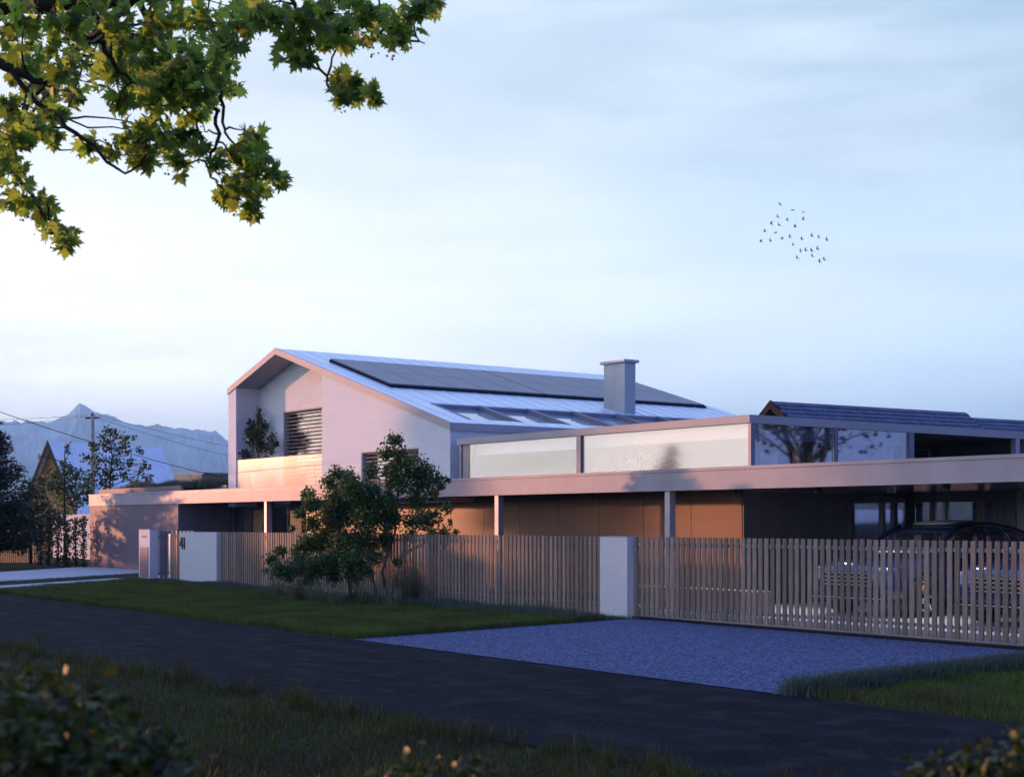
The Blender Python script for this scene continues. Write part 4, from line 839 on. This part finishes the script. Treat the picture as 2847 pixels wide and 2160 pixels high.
plant('maple_shrub', tuple(Vector((*atD(965, 1650, D1).xy, 0))), pb(left, D1, .45), 'dense dark rounded shrub hiding the middle of the fence', 'shrub', M['shrub'], M['bark'], .058, 8500,
      [tp([(975, 1665, 0), (968, 1600, 0), (950, 1520, 0), (930, 1420, 0), (950, 1335, 0)]), tp([(985, 1665, 0), (1000, 1590, 0), (1020, 1500, 0), (1030, 1400, 0)]), tp([(1050, 1662, 0), (1035, 1600, 0), (1020, 1530, 0)])], trad=.034, fringe=.45)
plant('maple_shrub', tuple(Vector((*atD(880, 1650, D1 - .6).xy, 0))), pb(low, D1 - .7, .4), 'low leafy shrub spreading left in front of the fence', 'shrub', M['shrub'], M['bark'], .056, 8500,
      [tp([(905, 1668, 0), (880, 1610, 0), (840, 1575, 0)], D1 - .7), tp([(925, 1668, 0), (950, 1610, 0), (980, 1565, 0)], D1 - .7)], trad=.022, fringe=.45)
# plume grasses
def clump(c, n, h, spread, m, name, label, cat, group=None, wid=.0055):
    t0 = np.zeros((n, 5, 3)); c = np.array(c)
    az = rng.uniform(0, 2 * math.pi, n); hh = h * rng.uniform(.35, 1.1, n); out = spread * rng.uniform(.2, 1, n); r0 = rng.uniform(0, .16, n)
    V = []; Fc = []
    for i in range(n):
        d = np.array([math.cos(az[i]), math.sin(az[i]), 0]); sd = np.array([-d[1], d[0], 0]); b0 = len(V)
        for j in range(5):
            u = j / 4; p = c + d * (r0[i] + out[i] * u ** 2) + np.array([0, 0, hh[i] * (u * 1.25 - .35 * u ** 3)]); w_ = wid * (1 - .8 * u)
            V += [p - sd * w_, p + sd * w_]
        Fc += [(b0 + 2 * j, b0 + 2 * j + 1, b0 + 2 * j + 3, b0 + 2 * j + 2) for j in range(4)]
    o = arrays(name, V, Fc, M[m]); 
    return tag(o, label, cat, group)
for k, (px, py, h, n) in enumerate([(775, 1640, .55, 130), (830, 1652, .62, 150), (880, 1662, .55, 150), (935, 1668, .5, 110), (1010, 1666, .6, 150), (1050, 1668, .5, 120), (1120, 1660, 1.0, 170), (1152, 1655, 1.05, 190), (1185, 1650, .75, 140), (1090, 1672, .45, 90)]):
    g = atZ(px, py + 16, 0)
    lab = ['leftmost tuft of the ornamental grasses under the low shrub', 'second tuft of ornamental grass from the left', 'ornamental grass tuft below the low shrub, third from the left', 'short grass tuft just left of the shrub stems', 'bushy grass tuft right of the dense shrub stems', 'small grass tuft between the shrub stems', 'tall plume grass at the foot of the leaning shrub', 'tallest plume grass, spraying up against the slats', 'rightmost plume grass beside bare slats', 'lowest grass tuft in front of the shrub stems'][k]
    clump((g.x, g.y, 0), int(n * 1.3), h * 1.1, h * 1.05, 'grassdry', 'ornamental_grass', lab, 'grass tuft', 'ornamental grasses under the shrubs')

# ================================================================== BALCONY PLANT AND ROOM PLANT
bl_ = [(x_ / 5.993 + 650, y_ / 5.993 + 1100, r_) for x_, y_, r_ in ((425, 250, 9), (400, 330, 12), (440, 400, 14), (290, 450, 13), (400, 500, 20), (120, 500, 14), (150, 590, 14), (300, 620, 22), (400, 640, 22), (520, 520, 14), (60, 650, 13), (200, 720, 22), (330, 740, 22), (640, 660, 12), (650, 760, 16), (700, 800, 10), (150, 800, 18), (80, 780, 16), (420, 800, 16), (500, 850, 16), (600, 880, 16), (430, 900, 12), (100, 900, 14), (180, 970, 16), (70, 980, 14), (250, 990, 8), (640, 930, 10))]
bb = [(atY(x_, y_, 21.96 + random.uniform(-.22, .22)), r_ * 47.5 / F_) for x_, y_, r_ in bl_]
pt = lambda X, Z, Y=21.95: Vector((X, Y, Z))
plant('balcony_tree', (-43.9, 21.95, 2.9), bb, 'dark leafy potted tree filling the left end of the recessed balcony', 'plant', M['darkleaf'], M['bark'], .07, 2600,
      [[pt(-43.95, 3.4), pt(-43.98, 4.0), pt(-43.9, 4.6), pt(-43.8, 5.1)], [pt(-43.85, 3.4), pt(-43.6, 3.9), pt(-43.4, 4.3)], [pt(-44.0, 3.4), pt(-44.3, 3.8), pt(-44.45, 4.3)]], trad=.025)
t = thing('plant_pot', (-43.9, 21.95, 2.9), 'large pale tapered plant pot behind the frosted balcony glass', 'plant pot')
MB().lathe([(.22, .0), (.30, .35), (.33, .52), (.29, .525), (.27, .42)], (-43.9, 21.95, 2.901), 24).build('pot', M['white'], t, smooth=False)
ri = [(1740, 1290, 14), (1765, 1250, 12), (1785, 1262, 16), (1770, 1240, 10), (1790, 1290, 16), (1820, 1290, 12), (1840, 1296, 12), (1865, 1288, 12), (1885, 1290, 9), (1750, 1303, 14), (1800, 1272, 10), (1722, 1302, 8)]
plant('indoor_tree', (-24.3, 21.78, 2.87), [(atY(x_, y_, 21.72 + random.uniform(-.06, .1)), r_ * 33 / F_) for x_, y_, r_ in ri], 'small leafy plant seen through the right front pane of the glazed block', 'plant', M['darkleaf'], M['bark'], .075, 1300, [[Vector((-24.35, 21.72, 2.865)), Vector((-24.4, 21.72, 3.15)), Vector((-24.55, 21.72, 3.4))]], trad=.015)

# ================================================================== TREES AT LEFT
def ptree(lst, d, trunkpx, label, m='farleaf', ls=.16, dens=900, jit=.8, name='garden_tree', cat='tree', trad=.07, group='trees left of the house', gap=0):
    base = atD(trunkpx[0][0], 1500, d); tr = [Vector((base.x, base.y, 0))] + [atD(x, y, d) for x, y in trunkpx]
    return plant(name, (base.x, base.y, 0), pb(lst, d, jit), label, cat, M[m], M['barkdark'], ls, dens, [tr], group, trad=trad, twig=.012, gap=gap)
ptree([(300, 1196, 16), (320, 1205, 14), (285, 1215, 16), (345, 1222, 18), (372, 1216, 10), (260, 1240, 18), (300, 1240, 22), (340, 1250, 24), (385, 1250, 12), (240, 1272, 18), (275, 1280, 24), (320, 1285, 26), (362, 1285, 16), (400, 1292, 14), (415, 1300, 10), (390, 1312, 14), (345, 1318, 20), (300, 1320, 26), (255, 1322, 24), (410, 1330, 18), (370, 1338, 16), (235, 1350, 26), (290, 1352, 24)], 66,
      [(303, 1400), (306, 1330), (312, 1270), (305, 1205)], 'tall airy tree with clumped dark leaves in front of the pale chalet roof', m='farleaf', ls=.13, dens=800, jit=.9, gap=.9)
ptree([(188, 1240, 11), (192, 1258, 10), (110, 1268, 8), (178, 1290, 14), (198, 1305, 15), (215, 1318, 22), (180, 1320, 26), (150, 1322, 22), (110, 1330, 18), (200, 1350, 28), (165, 1355, 30), (128, 1358, 22), (235, 1372, 26), (210, 1390, 28), (180, 1400, 28)], 64,
      [(180, 1440), (178, 1360), (180, 1250)], 'sunlit green tree covering the orange gable', m='farleaf', ls=.125, dens=900, gap=.8)
ptree([(80, 1345, 20), (60, 1375, 22), (100, 1372, 24), (45, 1405, 24), (80, 1412, 30), (120, 1405, 28), (25, 1440, 26), (60, 1450, 32), (100, 1450, 32), (145, 1435, 28), (30, 1480, 26), (75, 1490, 30), (120, 1480, 28), (170, 1445, 24), (10, 1500, 24), (55, 1520, 24), (150, 1470, 20)], 61,
      [(85, 1520), (82, 1450), (80, 1370)], 'dusky wide bushy tree at the lower left behind the pale drive', m='darkleaf', ls=.12, dens=1100, gap=.9)
# climbing columns along the garden wall
for k, (px, top, w_) in enumerate([(112, 1448, 12), (136, 1455, 13), (162, 1440, 12), (186, 1452, 14), (210, 1446, 12), (232, 1440, 13)]):
    lst = []; y = top
    while y < 1580: lst.append((px + random.uniform(-3, 3), y, w_ * random.uniform(.7, 1.05))); y += 11
    d = 60 - k * .9; base = atD(px, 1500, d)
    plant('columnar_shrub', (base.x, base.y, 0), pb(lst, d, .2), ['leftmost narrow dark column shrub by the board fence', 'second narrow dark column shrub from the left', 'third narrow dark column shrub from the left', 'fourth narrow dark column shrub from the left', 'fifth narrow dark column shrub, next to the last one', 'narrow dark column shrub against the corner of the storage block'][k],
          'shrub', M['darkleaf'], M['barkdark'], .10, 1500, [[Vector((base.x, base.y, 0)), atD(px, 1520, d), atD(px, top, d)]], 'narrow shrubs along the garden wall', trad=.03, shape=SIMPLE)
# low dark undergrowth behind the columns
# spruce at the left edge
def spruce(base, h, wid, label):
    t = thing('spruce_tree', base, label, 'tree'); b = MB(); base = Vector(base); b.tube([base, base + Vector((0, 0, h))], [.16, .02], 7); P = []
    for i in range(26):
        z = h * (.12 + .86 * i / 26); rr = wid * (1 - i / 27) ** .8 + .15
        for k in range(9):
            a = random.uniform(0, 6.28); L = rr * random.uniform(.75, 1.1); e = base + Vector((math.cos(a) * L, math.sin(a) * L, z + L * .18)); s_ = base + Vector((0, 0, z)); m_ = s_.lerp(e, .5) - Vector((0, 0, .08 * L))
            b.tube([s_, m_, e], [.03, .02, .006], 4, caps=False)
            for u in np.linspace(.15, 1, int(10 + 14 * L)):
                p = s_.lerp(m_, u * 2) if u < .5 else m_.lerp(e, u * 2 - 1)
                for _ in range(4): P.append((p.x + random.gauss(0, .07), p.y + random.gauss(0, .07), p.z + random.gauss(0, .06)))
    b.build('trunk', M['barkdark'], t); leaves('crown', P, .17, ([(0, 0), (.14, .3), (.10, .8), (0, 1), (-.10, .8), (-.14, .3)], (0, .5)), M['conifer'], t, droop=-.1)
    return t
g = atD(-35, 1500, 56); spruce((g.x, g.y, 0), 5.9, 2.1, 'dark blue-green spruce cut off by the left edge')

# ================================================================== THE BIG MAPLE OVERHEAD
def disp(l, d, jit, k=1.0): return [(atD(x * 1.2871, y * 1.2871, d + random.uniform(-jit, jit)), r * 1.2871 * d / F_ * k) for x, y, r in l]
near_l = [(20, 375, 42), (55, 425, 42), (95, 470, 38), (30, 440, 30), (120, 500, 24), (142, 540, 16), (5, 350, 30),
          (60, 55, 66), (150, 60, 66), (250, 60, 66), (340, 60, 60), (430, 60, 60), (480, 100, 50), (50, 160, 58), (150, 165, 50), (250, 175, 52), (330, 140, 60), (420, 150, 60), (470, 180, 42),
          (20, 240, 46), (70, 285, 44), (25, 300, 40), (110, 255, 26), (255, 225, 24), (335, 230, 44), (395, 235, 44), (300, 315, 42), (240, 318, 32), (195, 325, 26), (350, 330, 44), (385, 362, 22), (400, 300, 36), (310, 350, 28), (420, 200, 42), (260, 130, 50), (370, 185, 40),
          (555, 35, 42), (600, 15, 35), (530, 70, 26), (640, 95, 42), (665, 50, 45), (720, 30, 45), (650, 140, 18), (600, 50, 22), (690, 100, 24), (745, 80, 34), (800, 45, 44), (845, 60, 40), (800, 105, 22), (870, 85, 26), (930, 15, 24), (900, 35, 30), (760, 20, 40), (845, 110, 12),
          (755, 190, 28), (775, 210, 24), (805, 215, 16), (742, 225, 18), (735, 180, 16),
          (530, 285, 22), (545, 320, 28), (500, 345, 18), (470, 375, 22), (530, 370, 36), (555, 355, 28), (592, 385, 20), (600, 400, 14), (520, 415, 36), (495, 440, 22), (550, 450, 24), (548, 470, 12), (570, 420, 18), (430, 330, 10)]
far_l = [(30, 80, 60), (110, 110, 60), (200, 100, 60), (300, 110, 60), (400, 100, 60), (490, 150, 34), (90, 200, 50), (200, 180, 40), (300, 180, 60), (400, 210, 50), (440, 230, 40), (40, 270, 50), (95, 290, 36), (340, 290, 46), (380, 330, 36), (290, 340, 36), (700, 40, 34), (820, 60, 40), (540, 30, 34), (500, 200, 24), (110, 300, 24), (350, 200, 50), (160, 215, 34), (510, 40, 40)]
DMp = 7.6
t = thing('maple_tree', (-9.5, -3.3, 0), 'big leafy maple whose branches hang into the upper left of the view', 'tree')
tb = MB(); base = Vector((-9.5, -3.3, 0))
tb.tube([base, base + Vector((.1, .1, 1.5)), base + Vector((.2, .4, 3.4)), base + Vector((0, .6, 5.5)), base + Vector((-.2, .5, 8)), base + Vector((0, .3, 11))], [.42, .33, .30, .25, .17, .05], 12)
tb.build('trunk', M['barkdark'], t, smooth=True)
lb = MB(); K1 = 1.2871
def route(pts, r0, r1, d=DMp, start=None, n=6):
    P = ([start] if start is not None else []) + [atD(x * K1, y * K1, d + dz) for x, y, dz in pts]
    Q = [P[0]]
    for a, c in zip(P, P[1:]):
        for f in (.34, .67, 1.): Q.append(a.lerp(c, f) + Vector((random.gauss(0, .010), random.gauss(0, .01), random.gauss(0, .01))) * (f < 1))
    lb.tube(Q, [r0 + (r1 - r0) * i / (len(Q) - 1) for i in range(len(Q))], n)
    return Q
fork = base + Vector((.2, .4, 4.2)); nodes = []
nodes += route([(-200, -60, 0), (-20, 5, 0), (90, 8, 0), (190, 4, 0), (300, -10, 0), (520, -30, .1), (740, -30, .1), (930, -10, .2)], .085, .018, start=fork, n=8)
nodes += route([(-250, 60, 0), (-30, 130, 0), (10, 143, 0), (60, 165, 0), (110, 185, 0)], .05, .016, start=base + Vector((.2, .4, 3.6)))
nodes += route([(10, 143, 0), (60, 200, 0), (130, 255, 0), (180, 300, 0), (230, 350, 0), (270, 375, 0), (310, 340, 0)], .018, .005)
nodes += route([(200, 4, 0), (215, 60, 0), (225, 110, 0), (260, 160, 0), (300, 180, 0)], .022, .008)
nodes += route([(300, -10, 0), (330, 50, 0), (350, 110, 0), (410, 175, 0), (430, 200, 0), (420, 260, 0), (440, 320, 0)], .022, .005)
nodes += route([(430, 200, 0), (470, 240, 0), (475, 290, 0), (455, 330, 0), (452, 370, 0), (470, 400, 0), (540, 430, 0)], .014, .004)
nodes += route([(470, 180, 0), (483, 230, 0), (486, 280, 0), (505, 310, 0), (540, 350, 0)], .012, .004)
nodes += route([(470, 400, 0), (520, 395, 0), (560, 380, 0), (595, 372, 0)], .008, .003)
nodes += route([(620, -25, 0), (640, 30, 0), (665, 90, 0), (690, 150, 0), (720, 205, 0), (760, 215, 0), (800, 208, 0)], .014, .003)
nodes += route([(740, -30, 0), (780, 10, 0), (830, 60, 0), (880, 70, 0), (918, 95, 0)], .013, .003)
nodes += route([(-250, 200, 0), (-20, 300, 0), (15, 345, 0), (50, 400, 0), (90, 460, 0), (140, 500, 0)], .03, .005, start=base + Vector((.15, .3, 3.0)))
nodes += route([(470, 290, 0), (448, 285, 0), (432, 275, 0)], .006, .003)
nodes += route([(300, -10, 0), (250, 40, .3), (180, 90, .5), (120, 160, .5), (60, 230, .5), (40, 280, .6)], .02, .006)
P = []; Pf = []; DT = []
for c, r in disp(near_l, DMp, .35):
    o = min(nodes, key=lambda q: (q - c).length)
    if (o - c).length > .12: limb(lb, o, c, .007, .003, .12, 5)
    for k in range(4): limb(lb, c, Vector(inblob(c, r, 1)[0]), .004, .0015, .12, 4, 3)
    P.append(inblob(c, r * .8, int(8 + 1050 * r * r))); P.append(inblob(c, r * 1.35, int(7 + 620 * r * r)))
    if random.random() < .75: DT.append(inblob(c + Vector((0, 0, -.2 * r)), r * 1.05, int(6 + 200 * r * r)))
for c, r in disp(far_l, 10.5, .9):
    o = min(nodes, key=lambda q: (q - c).length); limb(lb, o, c, .010, .003, .1, 5)
    Pf.append(inblob(c, r * .9, int(20 + 1300 * r * r)))
# upper crown above the frame
UP = []
for i in range(42):
    a = random.uniform(0, 6.28); rr = random.uniform(.5, 5.2); c = base + Vector((math.cos(a) * rr + 1.0, math.sin(a) * rr + 1.2, random.uniform(5.6, 11.5) - .25 * rr))
    q = c - Vector((0, 0, HC)); dep = q.x * -.8034 + q.y * .5954
    rad = random.uniform(.8, 1.3)
    if dep > .3 and (q.z - rad * 1.2) / dep < .42 and abs((q.x * .5954 + q.y * .8034) / dep) < .6: continue
    limb(lb, base + Vector((0, .5, min(c.z - 1, 8))), c, .05, .015, .1, 6); UP.append(inblob(c, rad, 170))
lb.build('branches', M['barkdark'], t, smooth=True)
PP = np.concatenate(P + Pf); PP[:, 2] += .04; PP = PP[(np.sin(PP[:, 0] * 21 + PP[:, 2] * 17) + np.sin(PP[:, 1] * 15 - PP[:, 2] * 23) + np.sin(PP[:, 0] * 9 - PP[:, 1] * 31)) > -1.0]
leaves('crown', PP, .076, MAPLE, M['maple'], t, fold=.35, droop=.55)
leaves('upper_crown', np.concatenate(UP), .2, SIMPLE, M['maple'], t, droop=.4)
dp = np.concatenate(DT); dp[:, 2] -= .02
oc = np.array([(1, 0, 0), (-1, 0, 0), (0, 1, 0), (0, -1, 0), (0, 0, 1), (0, 0, -1)]) * .0075; of = np.array([(0, 2, 4), (2, 1, 4), (1, 3, 4), (3, 0, 4), (2, 0, 5), (1, 2, 5), (3, 1, 5), (0, 3, 5)])
M['flower'] = leafmat('maple_flowers', (.14, .13, .03), (.28, .26, .06), trans=.3)
dV = (dp[:, None, :] + oc[None] * rng.uniform(.6, 1.3, (len(dp), 1, 1))).reshape(-1, 3); dF = (np.arange(len(dp))[:, None, None] * 6 + of[None]).reshape(-1, 3)
arrays('flower_buds', dV, dF, M['flower'], t)['kind'] = 'stuff'

# ================================================================== TREES OUTSIDE THE VIEW ON THE SUN SIDE (they shade the street and show in the glass)
def bigtree(name, base, h, crown_r, label='', dens=1.0, z0=.3, m='farleaf', group='street trees across the road'):
    t = thing(name, base, label, 'tree', group); base = Vector(base); tb = MB(); P = []
    tb.tube([base, base + Vector((.1, 0, h * .35)), base + Vector((0, .1, h * .75))], [.28, .2, .07], 8)
    for i in range(int(34 * dens)):
        a = random.uniform(0, 6.28); u = random.random(); z = h * (z0 + (1 - z0) * u); rr = crown_r * math.sin(math.pi * min(.97, .12 + u * .86)) * random.uniform(.3, 1)
        c = base + Vector((math.cos(a) * rr, math.sin(a) * rr, z)); limb(tb, base + Vector((0, 0, max(h * .25, z - rr * .7 - .4))), c, .06, .015, .08, 5, 4)
        P.append(inblob(c, random.uniform(.7, 1.2) * crown_r * .30, 110))
    tb.build('trunk', M['barkdark'], t); leaves('crown', np.concatenate(P), .30, SIMPLE, M[m], t); return t
BL = [(-84, -5, 11, 2.0), (-106.6, -25, 15, 2.1), (-101, -24, 14, 2.0)]
for k, (x, y, h, r) in enumerate(BL):
    bigtree('street_tree', (x, y, 0), h, r, dens=2.2, label=['slender street tree far down the road, nearest the hedge', 'large street tree beyond the hedge', 'farthest street tree beyond the hedge'][k])
# added hedge out of view, height set to shade lawn and lower fence
t = thing('hedge', (-70, -3.2, 0), 'added unseen hedge behind the viewer, keeping the low sun off lawn and fence', 'hedge')
hp = np.stack([rng.uniform(-108, -26, 42000), rng.uniform(-4.0, -2.6, 42000), rng.uniform(.05, 3.4, 42000) + .2 * np.sin(rng.uniform(0, 6, 42000))], 1)
hb = MB()
for i in range(60): limb(hb, (-107 + i * 1.28, -3.3, 0), (-107 + i * 1.28 + random.uniform(-.3, .3), -3.3 + random.uniform(-.3, .3), 2.3), .03, .01, .03, 5, 3)
hb.build('stems', M['barkdark'], t); leaves('foliage', hp, .26, SIMPLE, M['darkleaf'], t)
# bare-trunked garden tree beyond the right edge, seen only as a reflection in the side glazing
t = thing('garden_tree', (-9.0, 36.5, 0), 'forked garden tree beyond the right edge', 'tree'); tb = MB(); b0 = Vector((-9, 36.5, 0))
tb.tube([b0, b0 + Vector((0, .1, 2)), b0 + Vector((.4, .5, 4)), b0 + Vector((.9, 1.4, 7))], [.2, .17, .13, .05], 8); tb.tube([b0 + Vector((0, .1, 1.8)), b0 + Vector((-.2, -.8, 3.4)), b0 + Vector((-.3, -1.9, 6))], [.15, .12, .05], 8); tb.tube([b0 + Vector((.1, .2, 2.4)), b0 + Vector((-.5, .4, 4.5)), b0 + Vector((-.6, .2, 7))], [.12, .1, .05], 8)
P = []
for i in range(26):
    c = b0 + Vector((random.uniform(-2.2, 2.2), random.uniform(-2.4, 2.4), random.uniform(4.6, 8))); limb(tb, b0 + Vector((0, 0, 3.6)), c, .05, .012, .08, 5, 4); P.append(inblob(c, .8, 60))
tb.build('trunk', M['barkdark'], t); leaves('crown', np.concatenate(P), .22, SIMPLE, M['farleaf'], t)

# ================================================================== GRASS
def grass(name, n, xy, h, wid, m, lean=.35, zb=0.0, hfun=None):
    """n blades as single triangles bent over; xy(n) -> positions"""
    P = xy(n); n = len(P); hh = h * rng.uniform(.45, 1.15, n)
    if hfun is not None: hh = hh * hfun(P)
    az = rng.uniform(0, 2 * math.pi, n); le = rng.normal(0, lean, n) * hh; la = rng.uniform(0, 2 * math.pi, n)
    s_ = np.stack([np.cos(az), np.sin(az), 0 * az], 1) * (wid * rng.uniform(.6, 1.3, n))[:, None]
    p = np.column_stack([P, np.full(n, zb)]); ld = np.stack([np.cos(la) * le, np.sin(la) * le, 0 * le], 1)
    mid_ = p + ld * .35 + np.array([0, 0, 1.]) * (hh * .55)[:, None]; tip = p + ld + np.array([0, 0, 1.]) * hh[:, None]
    V = np.stack([p - s_, p + s_, mid_ + s_ * .7, mid_ - s_ * .7, tip], 1).reshape(-1, 3); b = (np.arange(n) * 5)[:, None]
    F = np.concatenate([b + np.array([[0, 1, 2]]), b + np.array([[0, 2, 3]]), b + np.array([[3, 2, 4]])], 1).reshape(-1, 3)
    o = arrays(name, V, F, M[m]); return o
def inpoly(P, poly):
    x, y = P[:, 0], P[:, 1]; c = np.zeros(len(P), bool)
    for (x0, y0), (x1, y1) in zip(poly, poly[1:] + poly[:1]):
        with np.errstate(divide='ignore', invalid='ignore'):
            c ^= ((y0 > y) != (y1 > y)) & (x < (x1 - x0) * (y - y0) / (y1 - y0 + 1e-12) + x0)
    return c
def inarea(poly, wfun=None):
    a = np.array(poly); lo, hi = a.min(0), a.max(0)
    def f(n):
        P = rng.uniform(lo, hi, (n * 6, 2)); P = P[inpoly(P, poly)]
        if wfun is not None: P = P[rng.random(len(P)) < wfun(P)]
        return P[:n]
    return f
def patch(P, s=1.): return .75 + .35 * (np.sin(P[:, 0] * 1.9 * s + 1.3 * np.sin(P[:, 1] * 1.1 * s)) * np.sin(P[:, 1] * 2.3 * s + P[:, 0] * .6) )
dist = lambda P: -.8034 * P[:, 0] + .5954 * P[:, 1]
lawn_poly = [(-18.7, 10.92), (-19.6, 14.2), (-19.5, 17.15), (-43.2, 17.15), (-43.0, 16.9), (-38.7, 11.2), (-36, 10.95)]
o = grass('lawn', 150000, inarea(lawn_poly, lambda P: np.clip(28 / dist(P), .2, 1) ** 1.2), .085, .0048, 'grass', hfun=lambda P: patch(P)); tag(o, 'short dark green lawn between the road and the slat fence', 'lawn', kind='stuff')
o = grass('fence_grass', 24000, inarea([(-19.7, 16.3), (-19.3, 17.25), (-43.3, 17.4), (-43.2, 16.7), (-30, 16.4)]), .17, .005, 'grassblue', hfun=lambda P: patch(P, .6)); tag(o, 'taller bluish grass along the foot of the fence', 'grass', kind='stuff')
# edge fringe against the gravel and the road
def edge(n):
    t_ = rng.random(n); s1 = np.column_stack([-18.72 - .9 * t_ , 10.95 + 5.6 * t_]) + rng.normal(0, .07, (n, 2)); return s1
o = grass('lawn_fringe', 5000, edge, .15, .005, 'grass'); tag(o, 'ragged grass fringe beside the blue gravel', 'grass', kind='stuff')
def edge2(n):
    x = rng.uniform(-42, -18.7, n); return np.column_stack([x, 10.98 + np.abs(rng.normal(0, .08, n))])
o = grass('lawn_fringe', 9000, edge2, .13, .005, 'grass'); tag(o, 'ragged grass fringe along the road side of the lawn', 'grass', kind='stuff')
rp_ = [(-10.05, 10.98), (-10.3, 13.5), (-10.45, 15.9), (-8.0, 16.8), (-3, 17), (-3, 11.0)]
o = grass('verge_grass', 60000, inarea(rp_), .125, .0042, 'grass', hfun=lambda P: patch(P, 1.4), lean=.5); tag(o, 'tall rough grass verge at the right beside the gravel', 'grass', kind='stuff')
def edge3(n):
    t_ = rng.random(n); return np.column_stack([-10.12 - .35 * t_, 11.0 + 5.2 * t_]) + rng.normal(0, .10, (n, 2)) + np.array([.12, 0])
o = grass('gravel_edge_grass', 16000, edge3, .19, .0042, 'grassblue', lean=.5); tag(o, 'bluish grass edging the right side of the gravel', 'grass', kind='stuff')
o = grass('drive_grass', 16000, inarea([(-41.9, 12.7), (-39.4, 11.4), (-44.9, 18.9), (-46.3, 19.0)]), .10, .006, 'grassblue'); tag(o, 'grass strip between the pale drive and the garden path', 'grass', kind='stuff')
o = grass('path_grass', 9000, inarea([(-37.3, 11.0), (-36.2, 10.95), (-42.0, 16.6), (-43.1, 17.6)]), .08, .006, 'grassblue'); tag(o, 'grass strip on the street side of the garden path', 'grass', kind='stuff')
def ne(x): return np.maximum(6.70 + (x + 10) * .055, 4.5)
fv = inarea([(-26, 6.4), (-3.0, 7.6), (-1.6, 4.5), (-1.6, 1.0), (-14, 1.4), (-26, 3.0)], lambda P: (P[:, 1] < ne(P[:, 0]) + .16 + .12 * np.sin(P[:, 0] * 5) + .06 * np.sin(P[:, 0] * 13)) * np.clip(9 / np.maximum(dist(P), 1), .25, 1))
o = grass('verge_grass', 130000, fv, .10, .0040, 'verge', hfun=lambda P: patch(P, 1.1), lean=.5); tag(o, 'dim rough grass on the near verge at the bottom of the view', 'grass', kind='stuff')
def tufts(n):
    c = np.column_stack([rng.uniform(-24, -4, 90), np.zeros(90)]); c[:, 1] = ne(c[:, 0]) + rng.normal(-.05, .14, 90)
    return c[rng.integers(0, 90, n)] + rng.normal(0, .05, (n, 2))
o = grass('verge_tufts', 3600, tufts, .21, .004, 'verge', lean=.45); tag(o, 'scattered taller grass tufts along the near edge of the road', 'grass', kind='stuff')
ra = inarea([(-55.1, 20.75), (-47.3, 20.75), (-47.3, 21.55), (-45.5, 21.55), (-45.5, 24.5), (-55.1, 24.5)])
o = grass('roof_grass', 30000, lambda n: np.concatenate([ra(n * 2 // 3), inarea([(-53.5, 20.72), (-47.35, 20.72), (-45.5, 21.56), (-45.5, 22.4), (-53.5, 21.6)])(n // 3)]), .42, .007, 'grassblue', zb=2.98, hfun=lambda P: patch(P, .8) * np.clip((P[:, 0] + 56.5) / 5, .25, 1)); tag(o, 'shaggy bluish grass on the flat roof of the storage block', 'grass', kind='stuff')

# ================================================================== DARK BUSHES CLOSE TO THE CAMERA
def bush(cx, cyy, blobs, label, dens=620):
    bs = []
    for x_, y_, r_, d in blobs: bs.append((atD(x_, y_, d), r_ * d / F_))
    c0 = bs[0][0]; lo = Vector((c0.x, c0.y, 0))
    return plant('garden_bush', tuple(lo), bs, label, 'bush', M['bushleaf'], M['barkdark'], .022, dens * 50, [[lo, lo + Vector((.02, .02, .5)), lo + Vector((0, 0, 1.1))]], 'dark bushes close to the viewer', shape=SIMPLE, trad=.02, twig=.004)
bush(0, 0, [(120, 2060, 190, 2.1), (0, 1950, 110, 2.2), (250, 2000, 110, 2.2), (380, 2080, 110, 2.1), (60, 2150, 190, 2.0), (250, 2160, 190, 2.0), (470, 2140, 90, 2.1), (520, 2180, 80, 2.0), (130, 1930, 80, 2.3), (-60, 2040, 160, 2.1)], 'large out-of-focus bush in the bottom left corner')
bush(0, 0, [(2640, 2170, 110, 2.6), (2720, 2130, 80, 2.6), (2800, 2120, 90, 2.6), (2560, 2190, 80, 2.6), (2850, 2090, 80, 2.7), (2760, 2220, 140, 2.5)], 'smaller out-of-focus bush in the bottom right corner', 520)
bush(0, 0, [(1230, 2170, 90, 2.6), (1120, 2190, 100, 2.6), (1350, 2190, 90, 2.6), (1040, 2210, 80, 2.6), (1480, 2210, 70, 2.6)], 'low dark bush at the middle of the bottom edge', 420)

# ================================================================== HAZE
hz = MB().box(-9500, 300, -300, 8800, -1.5, 720).build('haze', None)
hm = bpy.data.materials.new('haze'); hm.use_nodes = True; t_ = hm.node_tree; t_.nodes.clear(); oo = N(t_, 'ShaderNodeOutputMaterial'); pv = N(t_, 'ShaderNodeVolumePrincipled')
pv.inputs['Color'].default_value = (.43, .79, 1, 1); pv.inputs['Density'].default_value = 1.8e-4; pv.inputs['Anisotropy'].default_value = 0; t_.links.new(pv.outputs[0], oo.inputs['Volume']); hz.data.materials.append(hm); tag(hz, kind='stuff')
